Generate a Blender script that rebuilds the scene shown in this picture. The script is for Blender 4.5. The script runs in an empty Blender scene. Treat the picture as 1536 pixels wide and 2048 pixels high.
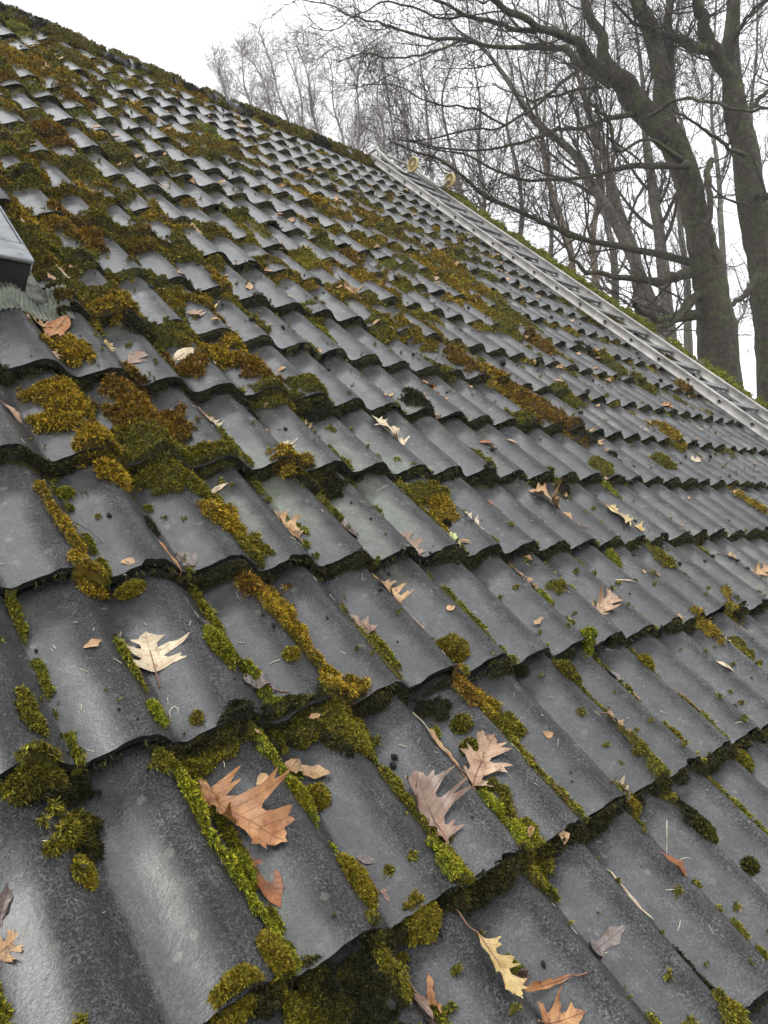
import bpy, bmesh, math, random
import numpy as np
from mathutils import Vector, Matrix

random.seed(7)
RNG = np.random.default_rng(7)
SC = bpy.context.scene
COL = SC.collection

# ------------------------------------------------------------------ roof frame
# roof coordinates: u runs along the courses, v runs up the slope, n stands off the roof
PITCH = math.radians(40.0)
CP, SP = math.cos(PITCH), math.sin(PITCH)
WAVE = 0.1507            # one wave of a tile, two waves to a tile
GAUGE = 0.3335           # visible length of a tile
STEP = 0.026             # drop at every butt edge
Z0 = 4.0                 # height of the roof origin above the ground
GROUND = 0.0
CAM_UVN = (0.0808, -0.8840, 0.8679)


def W3(u, v, n):
    return Vector((u, v * CP - n * SP, v * SP + n * CP + Z0))


def W3a(u, v, n):
    u, v, n = np.broadcast_arrays(np.asarray(u, float), np.asarray(v, float), np.asarray(n, float))
    return np.stack([u, v * CP - n * SP, v * SP + n * CP + Z0], -1)


# ------------------------------------------------------------------ camera
RC = np.array([[0.731, -0.534, 0.425], [-0.008, -0.629, -0.777], [0.683, 0.564, -0.464]])
_q, _r = np.linalg.qr(RC.T)
RC = (_q * np.sign(np.diag(_r))).T          # rows: right, down, forward in roof coordinates
FOC = 1522.46                                # focal length in pixels of the 2048 high frame
ROOF2W = np.array([[1, 0, 0], [0, CP, -SP], [0, SP, CP]])
_right, _down, _fwd = (ROOF2W @ RC[0], ROOF2W @ RC[1], ROOF2W @ RC[2])
cam_data = bpy.data.cameras.new("camera")
cam = bpy.data.objects.new("camera", cam_data)
COL.objects.link(cam)
M = Matrix.Identity(4)
for i in range(3):
    M[i][0] = _right[i]
    M[i][1] = -_down[i]
    M[i][2] = -_fwd[i]
CAMP = W3(*CAM_UVN)
M.translation = CAMP
cam.matrix_world = M
cam_data.sensor_fit = 'VERTICAL'
cam_data.sensor_height = 24.0
cam_data.lens = 24.0 * FOC / 2048.0
cam_data.clip_start = 0.02
cam_data.clip_end = 2000
SC.camera = cam

# ------------------------------------------------------------------ sky and sun (bright overcast winter day)
SUN_EL, SUN_AZ = math.radians(48), math.radians(278)
world = bpy.data.worlds.new("World")
SC.world = world
world.use_nodes = True
wn = world.node_tree
wn.nodes.clear()
w_out = wn.nodes.new('ShaderNodeOutputWorld')
w_bg = wn.nodes.new('ShaderNodeBackground')
w_sky = wn.nodes.new('ShaderNodeTexSky')
w_sky.sky_type = 'NISHITA'
w_sky.sun_disc = False
w_sky.sun_elevation = SUN_EL
w_sky.sun_rotation = SUN_AZ
w_sky.dust_density = 6.0
w_hs = wn.nodes.new('ShaderNodeHueSaturation')
w_hs.inputs['Saturation'].default_value = 0.12
w_mix = wn.nodes.new('ShaderNodeMixRGB')
w_mix.inputs[0].default_value = 0.82          # thick cloud evens the sky out
w_mix.inputs[2].default_value = (12.4, 12.5, 12.8, 1)
wn.links.new(w_sky.outputs[0], w_hs.inputs['Color'])
wn.links.new(w_hs.outputs[0], w_mix.inputs[1])
wn.links.new(w_mix.outputs[0], w_bg.inputs['Color'])
w_bg.inputs['Strength'].default_value = 0.12
wn.links.new(w_bg.outputs[0], w_out.inputs['Surface'])

sun_data = bpy.data.lights.new("sun", 'SUN')
sun_data.energy = 0.85
sun_data.angle = math.radians(24)
sun_data.color = (1.0, 0.97, 0.92)
sun = bpy.data.objects.new("sun", sun_data)
COL.objects.link(sun)
_sd = Vector((math.sin(SUN_AZ) * math.cos(SUN_EL), math.cos(SUN_AZ) * math.cos(SUN_EL), math.sin(SUN_EL)))
sun.rotation_euler = _sd.to_track_quat('Z', 'Y').to_euler()
sun.location = (0, 0, 30)

SC.view_settings.view_transform = 'Standard'
SC.view_settings.look = 'None'
SC.view_settings.exposure = 0.38
SC.view_settings.gamma = 1.0
SC.view_settings.use_curve_mapping = False
SC.render.engine = 'CYCLES'
SC.cycles.max_bounces = 5
SC.cycles.diffuse_bounces = 3
SC.cycles.glossy_bounces = 2
SC.cycles.transmission_bounces = 3
SC.cycles.transparent_max_bounces = 4


# ------------------------------------------------------------------ projection helpers
def ray(px, py):
    """direction, in roof coordinates, of a point of the 1536 x 2048 photograph"""
    d = RC.T @ np.array([(px - 768) / FOC, (py - 1024) / FOC, 1.0])
    return d


def on_roof(px, py, n=0.02):
    d = ray(px, py)
    t = (n - CAM_UVN[2]) / d[2]
    return CAM_UVN[0] + d[0] * t, CAM_UVN[1] + d[1] * t


def at_depth(px, py, depth):
    d = ray(px, py) * depth
    return np.array(W3(CAM_UVN[0] + d[0], CAM_UVN[1] + d[1], CAM_UVN[2] + d[2]))


def project(u, v, n):
    P = np.stack([np.asarray(u) - CAM_UVN[0], np.asarray(v) - CAM_UVN[1], np.asarray(n) - CAM_UVN[2] + 0 * np.asarray(u)], -1) @ RC.T
    z = np.maximum(P[..., 2], 1e-3)
    return 768 + FOC * P[..., 0] / z, 1024 + FOC * P[..., 1] / z, P[..., 2]


# ------------------------------------------------------------------ object helpers
def link(o, parent=None):
    COL.objects.link(o)
    if parent is not None:
        o.parent = parent
    return o


def mesh_np(name, V, F, mat=None, smooth=True, colors=None, parent=None, faces_n=None):
    """V (N,3); F (M,k) equal sided faces, or list of such arrays"""
    me = bpy.data.meshes.new(name)
    Fs = F if isinstance(F, list) else [F]
    Fs = [np.asarray(f, dtype=np.int32) for f in Fs if len(f)]
    V = np.asarray(V, dtype=np.float32)
    me.vertices.add(len(V))
    me.vertices.foreach_set('co', V.ravel())
    loops = np.concatenate([f.ravel() for f in Fs])
    sizes = np.concatenate([np.full(len(f), f.shape[1], dtype=np.int32) for f in Fs])
    starts = np.concatenate([[0], np.cumsum(sizes)[:-1]]).astype(np.int32)
    me.loops.add(len(loops))
    me.loops.foreach_set('vertex_index', loops)
    me.polygons.add(len(sizes))
    me.polygons.foreach_set('loop_start', starts)
    me.polygons.foreach_set('loop_total', sizes)
    if smooth:
        me.polygons.foreach_set('use_smooth', np.ones(len(sizes), dtype=bool))
    if colors is not None:
        a = me.attributes.new('tint', 'FLOAT_COLOR', 'POINT')
        c = np.ones((len(V), 4), dtype=np.float32)
        c[:, :3] = colors
        a.data.foreach_set('color', c.ravel())
    me.update()
    me.validate()
    if mat is not None:
        me.materials.append(mat)
    o = bpy.data.objects.new(name, me)
    return link(o, parent)


def empty(name, loc=(0, 0, 0), rot=(0, 0, 0)):
    o = bpy.data.objects.new(name, None)
    o.empty_display_size = 0.1
    COL.objects.link(o)
    o.location = loc
    o.rotation_euler = rot
    return o


def tag(o, label=None, cat=None, group=None, kind=None):
    if label: o['label'] = label
    if cat: o['category'] = cat
    if group: o['group'] = group
    if kind: o['kind'] = kind
    return o


def roof_empty(name, u, v, n):
    return empty(name, W3(u, v, n), (PITCH, 0, 0))


class MB:
    """collects boxes, tubes and sheets into one mesh"""
    def __init__(self):
        self.v, self.f4, self.f3, self.n = [], [], [], 0

    def add(self, V, F):
        V = np.asarray(V, float)
        F = np.asarray(F, int)
        self.v.append(V)
        (self.f4 if F.shape[1] == 4 else self.f3).append(F + self.n)
        self.n += len(V)

    def box(self, x0, x1, y0, y1, z0, z1):
        V = [(x, y, z) for x in (x0, x1) for y in (y0, y1) for z in (z0, z1)]
        F = [(0, 1, 3, 2), (4, 6, 7, 5), (0, 4, 5, 1), (2, 3, 7, 6), (0, 2, 6, 4), (1, 5, 7, 3)]
        self.add(V, F)

    def tube(self, pts, r, sides=8, cap=True):
        pts = np.asarray(pts, float)
        r = np.broadcast_to(np.asarray(r, float), (len(pts),))
        V, F = tube_arrays(pts[None], r[None], sides)
        self.add(V, F)
        if cap:
            for k, base in ((0, 0), (1, (len(pts) - 1) * sides)):
                c = pts[0] if k == 0 else pts[-1]
                i0 = self.n
                ring = V[base:base + sides]
                VV = np.vstack([ring, c[None]])
                FF = [(i, (i + 1) % sides, sides) if k else ((i + 1) % sides, i, sides) for i in range(sides)]
                self.add(VV, FF)

    def sweep(self, prof, y0, y1):
        """closed 2-D outline (x,z) swept along y"""
        prof = np.asarray(prof, float)
        k = len(prof)
        V = np.vstack([np.column_stack([prof[:, 0], np.full(k, y), prof[:, 1]]) for y in (y0, y1)])
        F = [(i, (i + 1) % k, k + (i + 1) % k, k + i) for i in range(k)]
        self.add(V, F)

    def build(self, name, mat, parent=None, smooth=False):
        F = []
        if self.f4: F.append(np.vstack(self.f4))
        if self.f3: F.append(np.vstack(self.f3))
        return mesh_np(name, np.vstack(self.v), F, mat, smooth=smooth, parent=parent)


def tube_arrays(P, Rr, sides, rough=0.0):
    """P (N,K,3) polylines, Rr (N,K) radii -> verts, quads"""
    N, K, _ = P.shape
    T = np.empty_like(P)
    T[:, 1:-1] = P[:, 2:] - P[:, :-2]
    T[:, 0] = P[:, 1] - P[:, 0]
    T[:, -1] = P[:, -1] - P[:, -2]
    T /= np.linalg.norm(T, axis=-1, keepdims=True) + 1e-12
    mean = P[:, -1] - P[:, 0]
    mean /= np.linalg.norm(mean, axis=-1, keepdims=True) + 1e-12
    ref = np.where(np.abs(mean[:, 2:3]) < 0.8, np.array([[0, 0, 1.0]]), np.array([[1.0, 0.2, 0]]))[:, None, :]
    A = np.cross(T, np.broadcast_to(ref, T.shape))
    A /= np.linalg.norm(A, axis=-1, keepdims=True) + 1e-12
    B = np.cross(T, A)
    an = np.arange(sides) / sides * 2 * np.pi
    if rough:
        ss = np.cumsum(np.linalg.norm(np.diff(P, axis=1, prepend=P[:, :1]), axis=-1), axis=1)
        ca, sa = np.cos(an)[None, None, :], np.sin(an)[None, None, :]
        rn = 1 + rough * (vnoise(ca * 1.3 + ss[:, :, None] * .4 + 5, sa * 1.3 + ss[:, :, None] * 1.1, .55, 71) - .5) * 2 + rough * .6 * (vnoise(ca * 2 + 9, sa * 2 + ss[:, :, None] * 2.2, .3, 72) - .5) * 2
    else:
        rn = np.ones((1, 1, sides))
    V = P[:, :, None, :] + (Rr[:, :, None] * rn)[..., None] * (np.cos(an)[None, None, :, None] * A[:, :, None, :] + np.sin(an)[None, None, :, None] * B[:, :, None, :])
    idx = np.arange(N * K * sides).reshape(N, K, sides)
    a = idx[:, :-1, :]
    b = np.roll(idx, -1, axis=2)[:, :-1, :]
    c = np.roll(idx, -1, axis=2)[:, 1:, :]
    d = idx[:, 1:, :]
    F = np.stack([a, d, c, b], -1).reshape(-1, 4)
    return V.reshape(-1, 3), F


# ------------------------------------------------------------------ noise in numpy
_TAB = RNG.random((256, 256)).astype(np.float32)


def vnoise(x, y, s, seed=0):
    x = np.asarray(x, float) / s + 37.3 * seed
    y = np.asarray(y, float) / s + 17.7 * seed
    xi, yi = np.floor(x).astype(int), np.floor(y).astype(int)
    fx, fy = x - xi, y - yi
    fx = fx * fx * (3 - 2 * fx)
    fy = fy * fy * (3 - 2 * fy)
    g = lambda a, b: _TAB[a & 255, b & 255]
    return (g(xi, yi) * (1 - fx) + g(xi + 1, yi) * fx) * (1 - fy) + (g(xi, yi + 1) * (1 - fx) + g(xi + 1, yi + 1) * fx) * fy


def cells(x, y, s, seed=0):
    """distance to the nearest jittered cell centre (0 at a centre)"""
    x = np.asarray(x, float) / s + 11.1 * seed
    y = np.asarray(y, float) / s + 5.7 * seed
    xi, yi = np.floor(x).astype(int), np.floor(y).astype(int)
    best = np.full(x.shape, 9.0)
    for i in (-1, 0, 1):
        for j in (-1, 0, 1):
            a, b = xi + i, yi + j
            cx = a + _TAB[a & 255, b & 255]
            cy = b + _TAB[(b + 91) & 255, (a + 53) & 255]
            best = np.minimum(best, (x - cx) ** 2 + (y - cy) ** 2)
    return np.sqrt(best)


# ------------------------------------------------------------------ materials
def mat_new(name):
    m = bpy.data.materials.new(name)
    m.use_nodes = True
    nt = m.node_tree
    b = nt.nodes['Principled BSDF']
    return m, nt, b


def N(nt, kind, **kw):
    n = nt.nodes.new(kind)
    for k, v in kw.items():
        if k.startswith('i_'):
            n.inputs[k[2:]].default_value = v
        else:
            setattr(n, k, v)
    return n


def ramp(nt, fac, stops):
    r = nt.nodes.new('ShaderNodeValToRGB')
    e = r.color_ramp.elements
    while len(e) < len(stops):
        e.new(0.5)
    for el, (p, c) in zip(e, stops):
        el.position = p
        el.color = (c[0], c[1], c[2], 1) if not isinstance(c, float) else (c, c, c, 1)
    nt.links.new(fac, r.inputs['Fac'])
    return r.outputs['Color']


def noise_tex(nt, coord, scale, detail=4, rough=0.55):
    t = N(nt, 'ShaderNodeTexNoise')
    t.inputs['Scale'].default_value = scale
    t.inputs['Detail'].default_value = detail
    t.inputs['Roughness'].default_value = rough
    nt.links.new(coord, t.inputs['Vector'])
    return t.outputs['Fac']


def math_node(nt, op, a, b=None, c=None, clamp=False):
    m = nt.nodes.new('ShaderNodeMath')
    m.operation = op
    m.use_clamp = clamp
    for k, x in enumerate((a, b, c)):
        if x is None: continue
        if isinstance(x, (int, float)):
            m.inputs[k].default_value = x
        else:
            nt.links.new(x, m.inputs[k])
    return m.outputs[0]


def mixc(nt, fac, a, b, blend='MIX'):
    m = nt.nodes.new('ShaderNodeMixRGB')
    m.blend_type = blend
    for k, x in enumerate((fac, a, b)):
        if isinstance(x, (int, float)):
            m.inputs[k].default_value = x
        elif isinstance(x, tuple):
            m.inputs[k].default_value = (*x, 1)
        else:
            nt.links.new(x, m.inputs[k])
    return m.outputs[0]


def bump(nt, b, height, strength, dist, normal=None):
    n = nt.nodes.new('ShaderNodeBump')
    n.inputs['Strength'].default_value = strength
    n.inputs['Distance'].default_value = dist
    nt.links.new(height, n.inputs['Height'])
    if normal is not None:
        nt.links.new(normal, n.inputs['Normal'])
    if b is not None:
        nt.links.new(n.outputs[0], b.inputs['Normal'])
    return n.outputs[0]


def tile_material():
    m, nt, b = mat_new('wet_concrete_tile')
    tc = N(nt, 'ShaderNodeTexCoord')
    geo = N(nt, 'ShaderNodeNewGeometry')
    oi = N(nt, 'ShaderNodeObjectInfo')
    pos = geo.outputs['Position']
    sep = N(nt, 'ShaderNodeSeparateXYZ')
    nt.links.new(pos, sep.inputs[0])
    # phase across one wave: 0 in the groove, 0.58 on the crest; world X is the roof's u
    ph = math_node(nt, 'FRACT', math_node(nt, 'DIVIDE', math_node(nt, 'ADD', sep.outputs['X'], 3.014), WAVE))
    wob = noise_tex(nt, pos, 9, 3)
    ph2 = math_node(nt, 'ADD', ph, math_node(nt, 'MULTIPLY', math_node(nt, 'SUBTRACT', wob, 0.5), 0.25))
    # wet pan: smooth film of water
    wet = ramp(nt, ph2, [(0.0, 0.75), (0.12, 1.0), (0.3, 0.85), (0.47, 0.0), (0.93, 0.0), (1.0, 0.6)])
    big = noise_tex(nt, pos, 3.2, 4, 0.6)
    mid = noise_tex(nt, pos, 22, 5, 0.62)
    fine = noise_tex(nt, pos, 230, 3, 0.7)
    grit = noise_tex(nt, pos, 330, 3, 0.75)
    base = ramp(nt, mid, [(0.25, (0.026, 0.026, 0.027)), (0.5, (0.047, 0.047, 0.048)), (0.78, (0.098, 0.098, 0.095))])
    per = ramp(nt, oi.outputs['Random'], [(0.0, 0.72), (0.5, 1.0), (1.0, 1.25)])
    base = mixc(nt, 1.0, base, per, 'MULTIPLY')
    # aggregate grains
    gr = ramp(nt, grit, [(0.38, 0.12), (0.49, 0.8), (0.60, 2.6)])
    base = mixc(nt, math_node(nt, 'SUBTRACT', 1.0, math_node(nt, 'MULTIPLY', wet, 0.45)), base, gr, 'MULTIPLY')
    base = mixc(nt, 0.9, base, ramp(nt, fine, [(0.36, 0.45), (0.5, 1.0), (0.62, 1.6)]), 'MULTIPLY')
    # sky sheen of the pans put into the colour: a little paler and bluer
    base = mixc(nt, math_node(nt, 'MULTIPLY', wet, 0.4), base, (0.092, 0.098, 0.106))
    # pale green algae in a few pans, and yellowish-grey lichen bloom
    al = noise_tex(nt, pos, 2.1, 3, 0.5)
    alm = ramp(nt, al, [(0.55, 0.0), (0.68, 1.0)])
    alm = math_node(nt, 'MULTIPLY', alm, wet)
    base = mixc(nt, math_node(nt, 'MULTIPLY', alm, 0.55), base, (0.23, 0.26, 0.19))
    lich = noise_tex(nt, pos, 34, 6, 0.7)
    lim = math_node(nt, 'MULTIPLY', ramp(nt, lich, [(0.60, 0.0), (0.70, 1.0)]), ramp(nt, big, [(0.45, 0.0), (0.6, 1.0)]))
    base = mixc(nt, math_node(nt, 'MULTIPLY', lim, 0.5), base, (0.24, 0.25, 0.20))
    # run-off streaks down the slope and darker damp stains
    mp = N(nt, 'ShaderNodeMapping')
    mp.inputs['Rotation'].default_value = (-PITCH, 0, 0)
    mp.inputs['Scale'].default_value = (1.0, 0.10, 1.0)
    nt.links.new(pos, mp.inputs['Vector'])
    stk = noise_tex(nt, mp.outputs[0], 60, 4, 0.65)
    base = mixc(nt, 0.55, base, ramp(nt, stk, [(0.35, 0.5), (0.55, 1.0), (0.72, 1.7)]), 'MULTIPLY')
    stn = noise_tex(nt, pos, 12, 5, 0.65)
    base = mixc(nt, 0.5, base, ramp(nt, stn, [(0.36, 0.42), (0.5, 1.0), (0.7, 1.25)]), 'MULTIPLY')
    spots2 = N(nt, 'ShaderNodeTexVoronoi')
    spots2.inputs['Scale'].default_value = 24
    nt.links.new(pos, spots2.inputs['Vector'])
    wd = math_node(nt, 'ADD', spots2.outputs['Distance'], math_node(nt, 'MULTIPLY', math_node(nt, 'SUBTRACT', lich, 0.5), 0.5))
    sp2 = math_node(nt, 'MULTIPLY', ramp(nt, wd, [(0.10, 1.0), (0.16, 0.0)]), ramp(nt, al, [(0.42, 0.0), (0.55, 1.0)]))
    base = mixc(nt, math_node(nt, 'MULTIPLY', sp2, 0.45), base, (0.27, 0.29, 0.23))
    spots = N(nt, 'ShaderNodeTexVoronoi')
    spots.inputs['Scale'].default_value = 62
    nt.links.new(pos, spots.inputs['Vector'])
    sp = ramp(nt, spots.outputs['Distance'], [(0.035, 1.0), (0.06, 0.0)])
    base = mixc(nt, math_node(nt, 'MULTIPLY', sp, 0.55), base, (0.5, 0.5, 0.47))
    nt.links.new(base, b.inputs['Base Color'])
    rough = math_node(nt, 'SUBTRACT', 0.50, math_node(nt, 'MULTIPLY', wet, 0.22))
    rough = math_node(nt, 'ADD', rough, math_node(nt, 'MULTIPLY', math_node(nt, 'SUBTRACT', big, 0.5), 0.35), clamp=True)
    nt.links.new(rough, b.inputs['Roughness'])
    b.inputs['IOR'].default_value = 1.5
    dry = math_node(nt, 'SUBTRACT', 1.0, math_node(nt, 'MULTIPLY', wet, 0.6), clamp=True)
    n1 = bump(nt, None, math_node(nt, 'MULTIPLY', fine, dry), 1.0, 0.010)
    n2 = bump(nt, None, math_node(nt, 'MULTIPLY', grit, dry), 1.0, 0.005, n1)
    bump(nt, b, mid, 0.6, 0.004, n2)
    # film of rain water, thickest in the pans
    b.inputs['Coat Weight'].default_value = 1.0
    nt.links.new(math_node(nt, 'ADD', math_node(nt, 'MULTIPLY', wet, math_node(nt, 'ADD', 0.75, math_node(nt, 'MULTIPLY', big, 0.8))), 0.16, clamp=True), b.inputs['Coat Weight'])
    b.inputs['Coat Roughness'].default_value = 0.22
    b.inputs['Coat IOR'].default_value = 1.5
    cn = bump(nt, None, math_node(nt, 'ADD', mid, math_node(nt, 'MULTIPLY', fine, 0.35)), 0.5, 0.0022)
    nt.links.new(cn, b.inputs['Coat Normal'])
    b.inputs['Specular IOR Level'].default_value = 0.5
    return m


def moss_material(name='moss'):
    m, nt, b = mat_new(name)
    at = N(nt, 'ShaderNodeAttribute', attribute_name='tint')
    geo = N(nt, 'ShaderNodeNewGeometry')
    rnd = geo.outputs['Random Per Island']
    f = noise_tex(nt, geo.outputs['Position'], 160, 3, 0.6)
    v = ramp(nt, f, [(0.3, 0.55), (0.55, 1.0), (0.75, 1.5)])
    c = mixc(nt, 1.0, at.outputs['Color'], v, 'MULTIPLY')
    r = ramp(nt, rnd, [(0.0, 0.7), (1.0, 1.3)])
    c = mixc(nt, 1.0, c, r, 'MULTIPLY')
    nt.links.new(c, b.inputs['Base Color'])
    b.inputs['Roughness'].default_value = 0.62
    b.inputs['Specular IOR Level'].default_value = 0.25
    bump(nt, b, f, 0.8, 0.004)
    return m


def simple_mat(name, col, rough=0.6, metal=0.0, nscale=30, var=0.25, bumpd=0.0, bscale=None):
    m, nt, b = mat_new(name)
    geo = N(nt, 'ShaderNodeTexCoord')
    f = noise_tex(nt, geo.outputs['Object'], nscale, 5, 0.6)
    lo = tuple(c * (1 - var) for c in col)
    hi = tuple(min(1, c * (1 + var)) for c in col)
    c = ramp(nt, f, [(0.3, lo), (0.7, hi)])
    nt.links.new(c, b.inputs['Base Color'])
    b.inputs['Roughness'].default_value = rough
    b.inputs['Metallic'].default_value = metal
    if bumpd:
        g = noise_tex(nt, geo.outputs['Object'], bscale or nscale * 3, 4, 0.6)
        bump(nt, b, g, 0.8, bumpd)
    return m


def bark_material(name, dark, green, gfac=0.5):
    m, nt, b = mat_new(name)
    geo = N(nt, 'ShaderNodeNewGeometry')
    pos = geo.outputs['Position']
    a = noise_tex(nt, pos, 5, 5, 0.6)
    mp = N(nt, 'ShaderNodeMapping')
    mp.inputs['Scale'].default_value = (1, 1, 0.35)
    nt.links.new(pos, mp.inputs['Vector'])
    g = noise_tex(nt, mp.outputs[0], 45, 5, 0.7)
    c = ramp(nt, g, [(0.3, tuple(x * 0.55 for x in dark)), (0.7, tuple(x * 1.35 for x in dark))])
    gm = ramp(nt, a, [(0.42, 0.0), (0.66, 1.0)])
    c = mixc(nt, math_node(nt, 'MULTIPLY', gm, gfac), c, green)
    nt.links.new(c, b.inputs['Base Color'])
    b.inputs['Roughness'].default_value = 0.8
    g2 = noise_tex(nt, pos, 9, 5, 0.65)
    blot = ramp(nt, noise_tex(nt, pos, 13, 4, 0.7), [(0.40, 0.55), (0.52, 1.0), (0.66, 1.5)])
    c = mixc(nt, 0.8, c, blot, 'MULTIPLY')
    nt.links.new(c, b.inputs['Base Color'])
    nb = bump(nt, None, g2, 0.9, 0.06)
    bump(nt, b, g, 1.0, 0.03, nb)
    return m


def leaf_material(name, c1, c2, rough=0.45, spot=(0.10, 0.05, 0.025)):
    m, nt, b = mat_new(name)
    tc = N(nt, 'ShaderNodeTexCoord')
    at = N(nt, 'ShaderNodeAttribute', attribute_name='tint')   # leaf's own coordinates: across, along
    sep = N(nt, 'ShaderNodeSeparateColor')
    nt.links.new(at.outputs['Color'], sep.inputs[0])
    ax, al = sep.outputs[0], sep.outputs[1]
    pos = tc.outputs['Object']
    f = noise_tex(nt, pos, 28, 5, 0.6)
    c1 = tuple(x ** 1.22 * .82 for x in c1)
    c2 = tuple(x ** 1.12 * .96 for x in c2)
    c = ramp(nt, f, [(0.33, c1), (0.66, c2)])
    f2 = noise_tex(nt, pos, 75, 4, 0.7)
    c = mixc(nt, math_node(nt, 'MULTIPLY', ramp(nt, f2, [(0.54, 0.0), (0.64, 1.0)]), 0.75), c, spot)
    # side veins and midrib
    ph = math_node(nt, 'SUBTRACT', math_node(nt, 'MULTIPLY', al, 9.0), math_node(nt, 'MULTIPLY', ax, 5.5))
    tri = math_node(nt, 'ABSOLUTE', math_node(nt, 'SUBTRACT', math_node(nt, 'FRACT', ph), 0.5))
    vein = ramp(nt, tri, [(0.02, 1.0), (0.06, 0.0)])
    mid = ramp(nt, ax, [(0.003, 1.0), (0.013, 0.0)])
    vm = math_node(nt, 'MAXIMUM', math_node(nt, 'MULTIPLY', vein, 0.6), mid)
    c = mixc(nt, math_node(nt, 'MULTIPLY', vm, 0.8), c, tuple(x * 0.35 for x in c1))
    f3 = noise_tex(nt, pos, 11, 3, 0.6)
    c = mixc(nt, math_node(nt, 'MULTIPLY', ramp(nt, f3, [(0.5, 0.0), (0.62, 1.0)]), 0.5), c, tuple(x * 0.5 for x in c1))
    nt.links.new(c, b.inputs['Base Color'])
    b.inputs['Roughness'].default_value = rough
    try:
        b.inputs['Subsurface Weight'].default_value = 0.0
    except KeyError:
        pass
    bump(nt, b, math_node(nt, 'ADD', f2, math_node(nt, 'MULTIPLY', vm, 0.6)), 0.6, 0.0015)
    return m


M_TILE = tile_material()
M_BUTT = simple_mat('algae_and_shade_edge', (0.014, 0.015, 0.010), 0.85, 0, 90, 0.6, 0.004, 220)  # black algae, with the shade of the butt face put into the colour
M_MOSS = moss_material()
M_ALU = simple_mat('weathered_aluminium', (0.36, 0.35, 0.33), 0.5, 0.25, 9, 0.4, 0.0008, 90)
M_RUNG = simple_mat('rung_aluminium', (0.34, 0.34, 0.35), 0.38, 0.5, 20, 0.2)
M_BLACK = simple_mat('black_painted_wood', (0.010, 0.010, 0.011), 0.85, 0, 20, 0.4)
M_WHITEMETAL = simple_mat('wet_pale_cladding', (0.36, 0.38, 0.40), 0.3, 0.2, 16, 0.35, 0.0006, 60)
M_GLASS = simple_mat('window_glass', (0.03, 0.035, 0.04), 0.05, 0.0, 3, 0.1)
M_LEAD = simple_mat('green_stained_flashing', (0.17, 0.185, 0.15), 0.45, 0.2, 25, 0.6, 0.0012)
M_YELLOW = simple_mat('cream_yellow_plastic', (0.50, 0.42, 0.18), 0.5, 0, 40, 0.15)
M_WALL = simple_mat('brick_wall_render', (0.33, 0.20, 0.14), 0.85, 0, 20, 0.3, 0.004)
M_WOOD = simple_mat('weathered_board', (0.10, 0.085, 0.07), 0.8, 0, 25, 0.4)
M_GROUND = simple_mat('leaf_littered_ground', (0.07, 0.055, 0.03), 0.95, 0, 3, 0.5, 0.03, 6)
M_DEBRIS = simple_mat('dark_moss_crumb', (0.010, 0.011, 0.008), 0.9, 0, 60, 0.5)
M_NEEDLE = simple_mat('dry_needle', (0.58, 0.52, 0.38), 0.6, 0, 60, 0.4)
M_TWIG = simple_mat('dark_twig', (0.09, 0.06, 0.04), 0.6, 0, 60, 0.4)
M_STALK = simple_mat('leaf_stalk', (0.22, 0.11, 0.07), 0.5, 0, 60, 0.4)


# ------------------------------------------------------------------ tile surface
def prof(u):
    """height across the wave pattern, u in metres"""
    p = np.mod(np.asarray(u, float) / WAVE, 1.0)
    q = np.where(p < 0.58, p / 0.58 * 0.5, 0.5 + (p - 0.58) / 0.42 * 0.5)
    s = 0.5 - 0.5 * np.cos(2 * np.pi * q)
    return 0.037 * s ** 0.92


def row_shift(r):
    return WAVE * np.mod(r, 2)


def surf(u, v):
    r = np.floor(np.asarray(v) / GAUGE)
    t = v - r * GAUGE
    s = np.mod(u - row_shift(r), 2 * WAVE)
    lip = 0.006 * np.clip((s - 0.235) / 0.05, 0, 1)
    return prof(u) - STEP * t / GAUGE + lip


# ------------------------------------------------------------------ the ground
def ground():
    n = 60
    xs = np.linspace(-1, 1, n) ** 3 * 900
    X, Y = np.meshgrid(xs, xs, indexing='ij')
    Z = GROUND + (vnoise(X, Y, 6.0, 3) - 0.5) * 0.25
    V = np.stack([X, Y, Z], -1).reshape(-1, 3)
    i = np.arange(n * n).reshape(n, n)
    F = np.stack([i[:-1, :-1], i[1:, :-1], i[1:, 1:], i[:-1, 1:]], -1).reshape(-1, 4)
    o = mesh_np('ground', V, F, M_GROUND)
    tag(o, kind='structure')


ground()

# ------------------------------------------------------------------ the house and its roof
V_EAVE, V_RIDGE = -4 * GAUGE - 0.0, 5.42
U_LEFT, U_RIGHT = -2 * 2 * WAVE, 42 * WAVE
house = empty('house', (3.0, 0, GROUND))
tag(house, 'house under a steep mossy roof of dark grey wavy concrete tiles', 'house')


def to_house(o):
    o.parent = house
    o.location = Vector(o.location) - house.location
    return o


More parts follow.
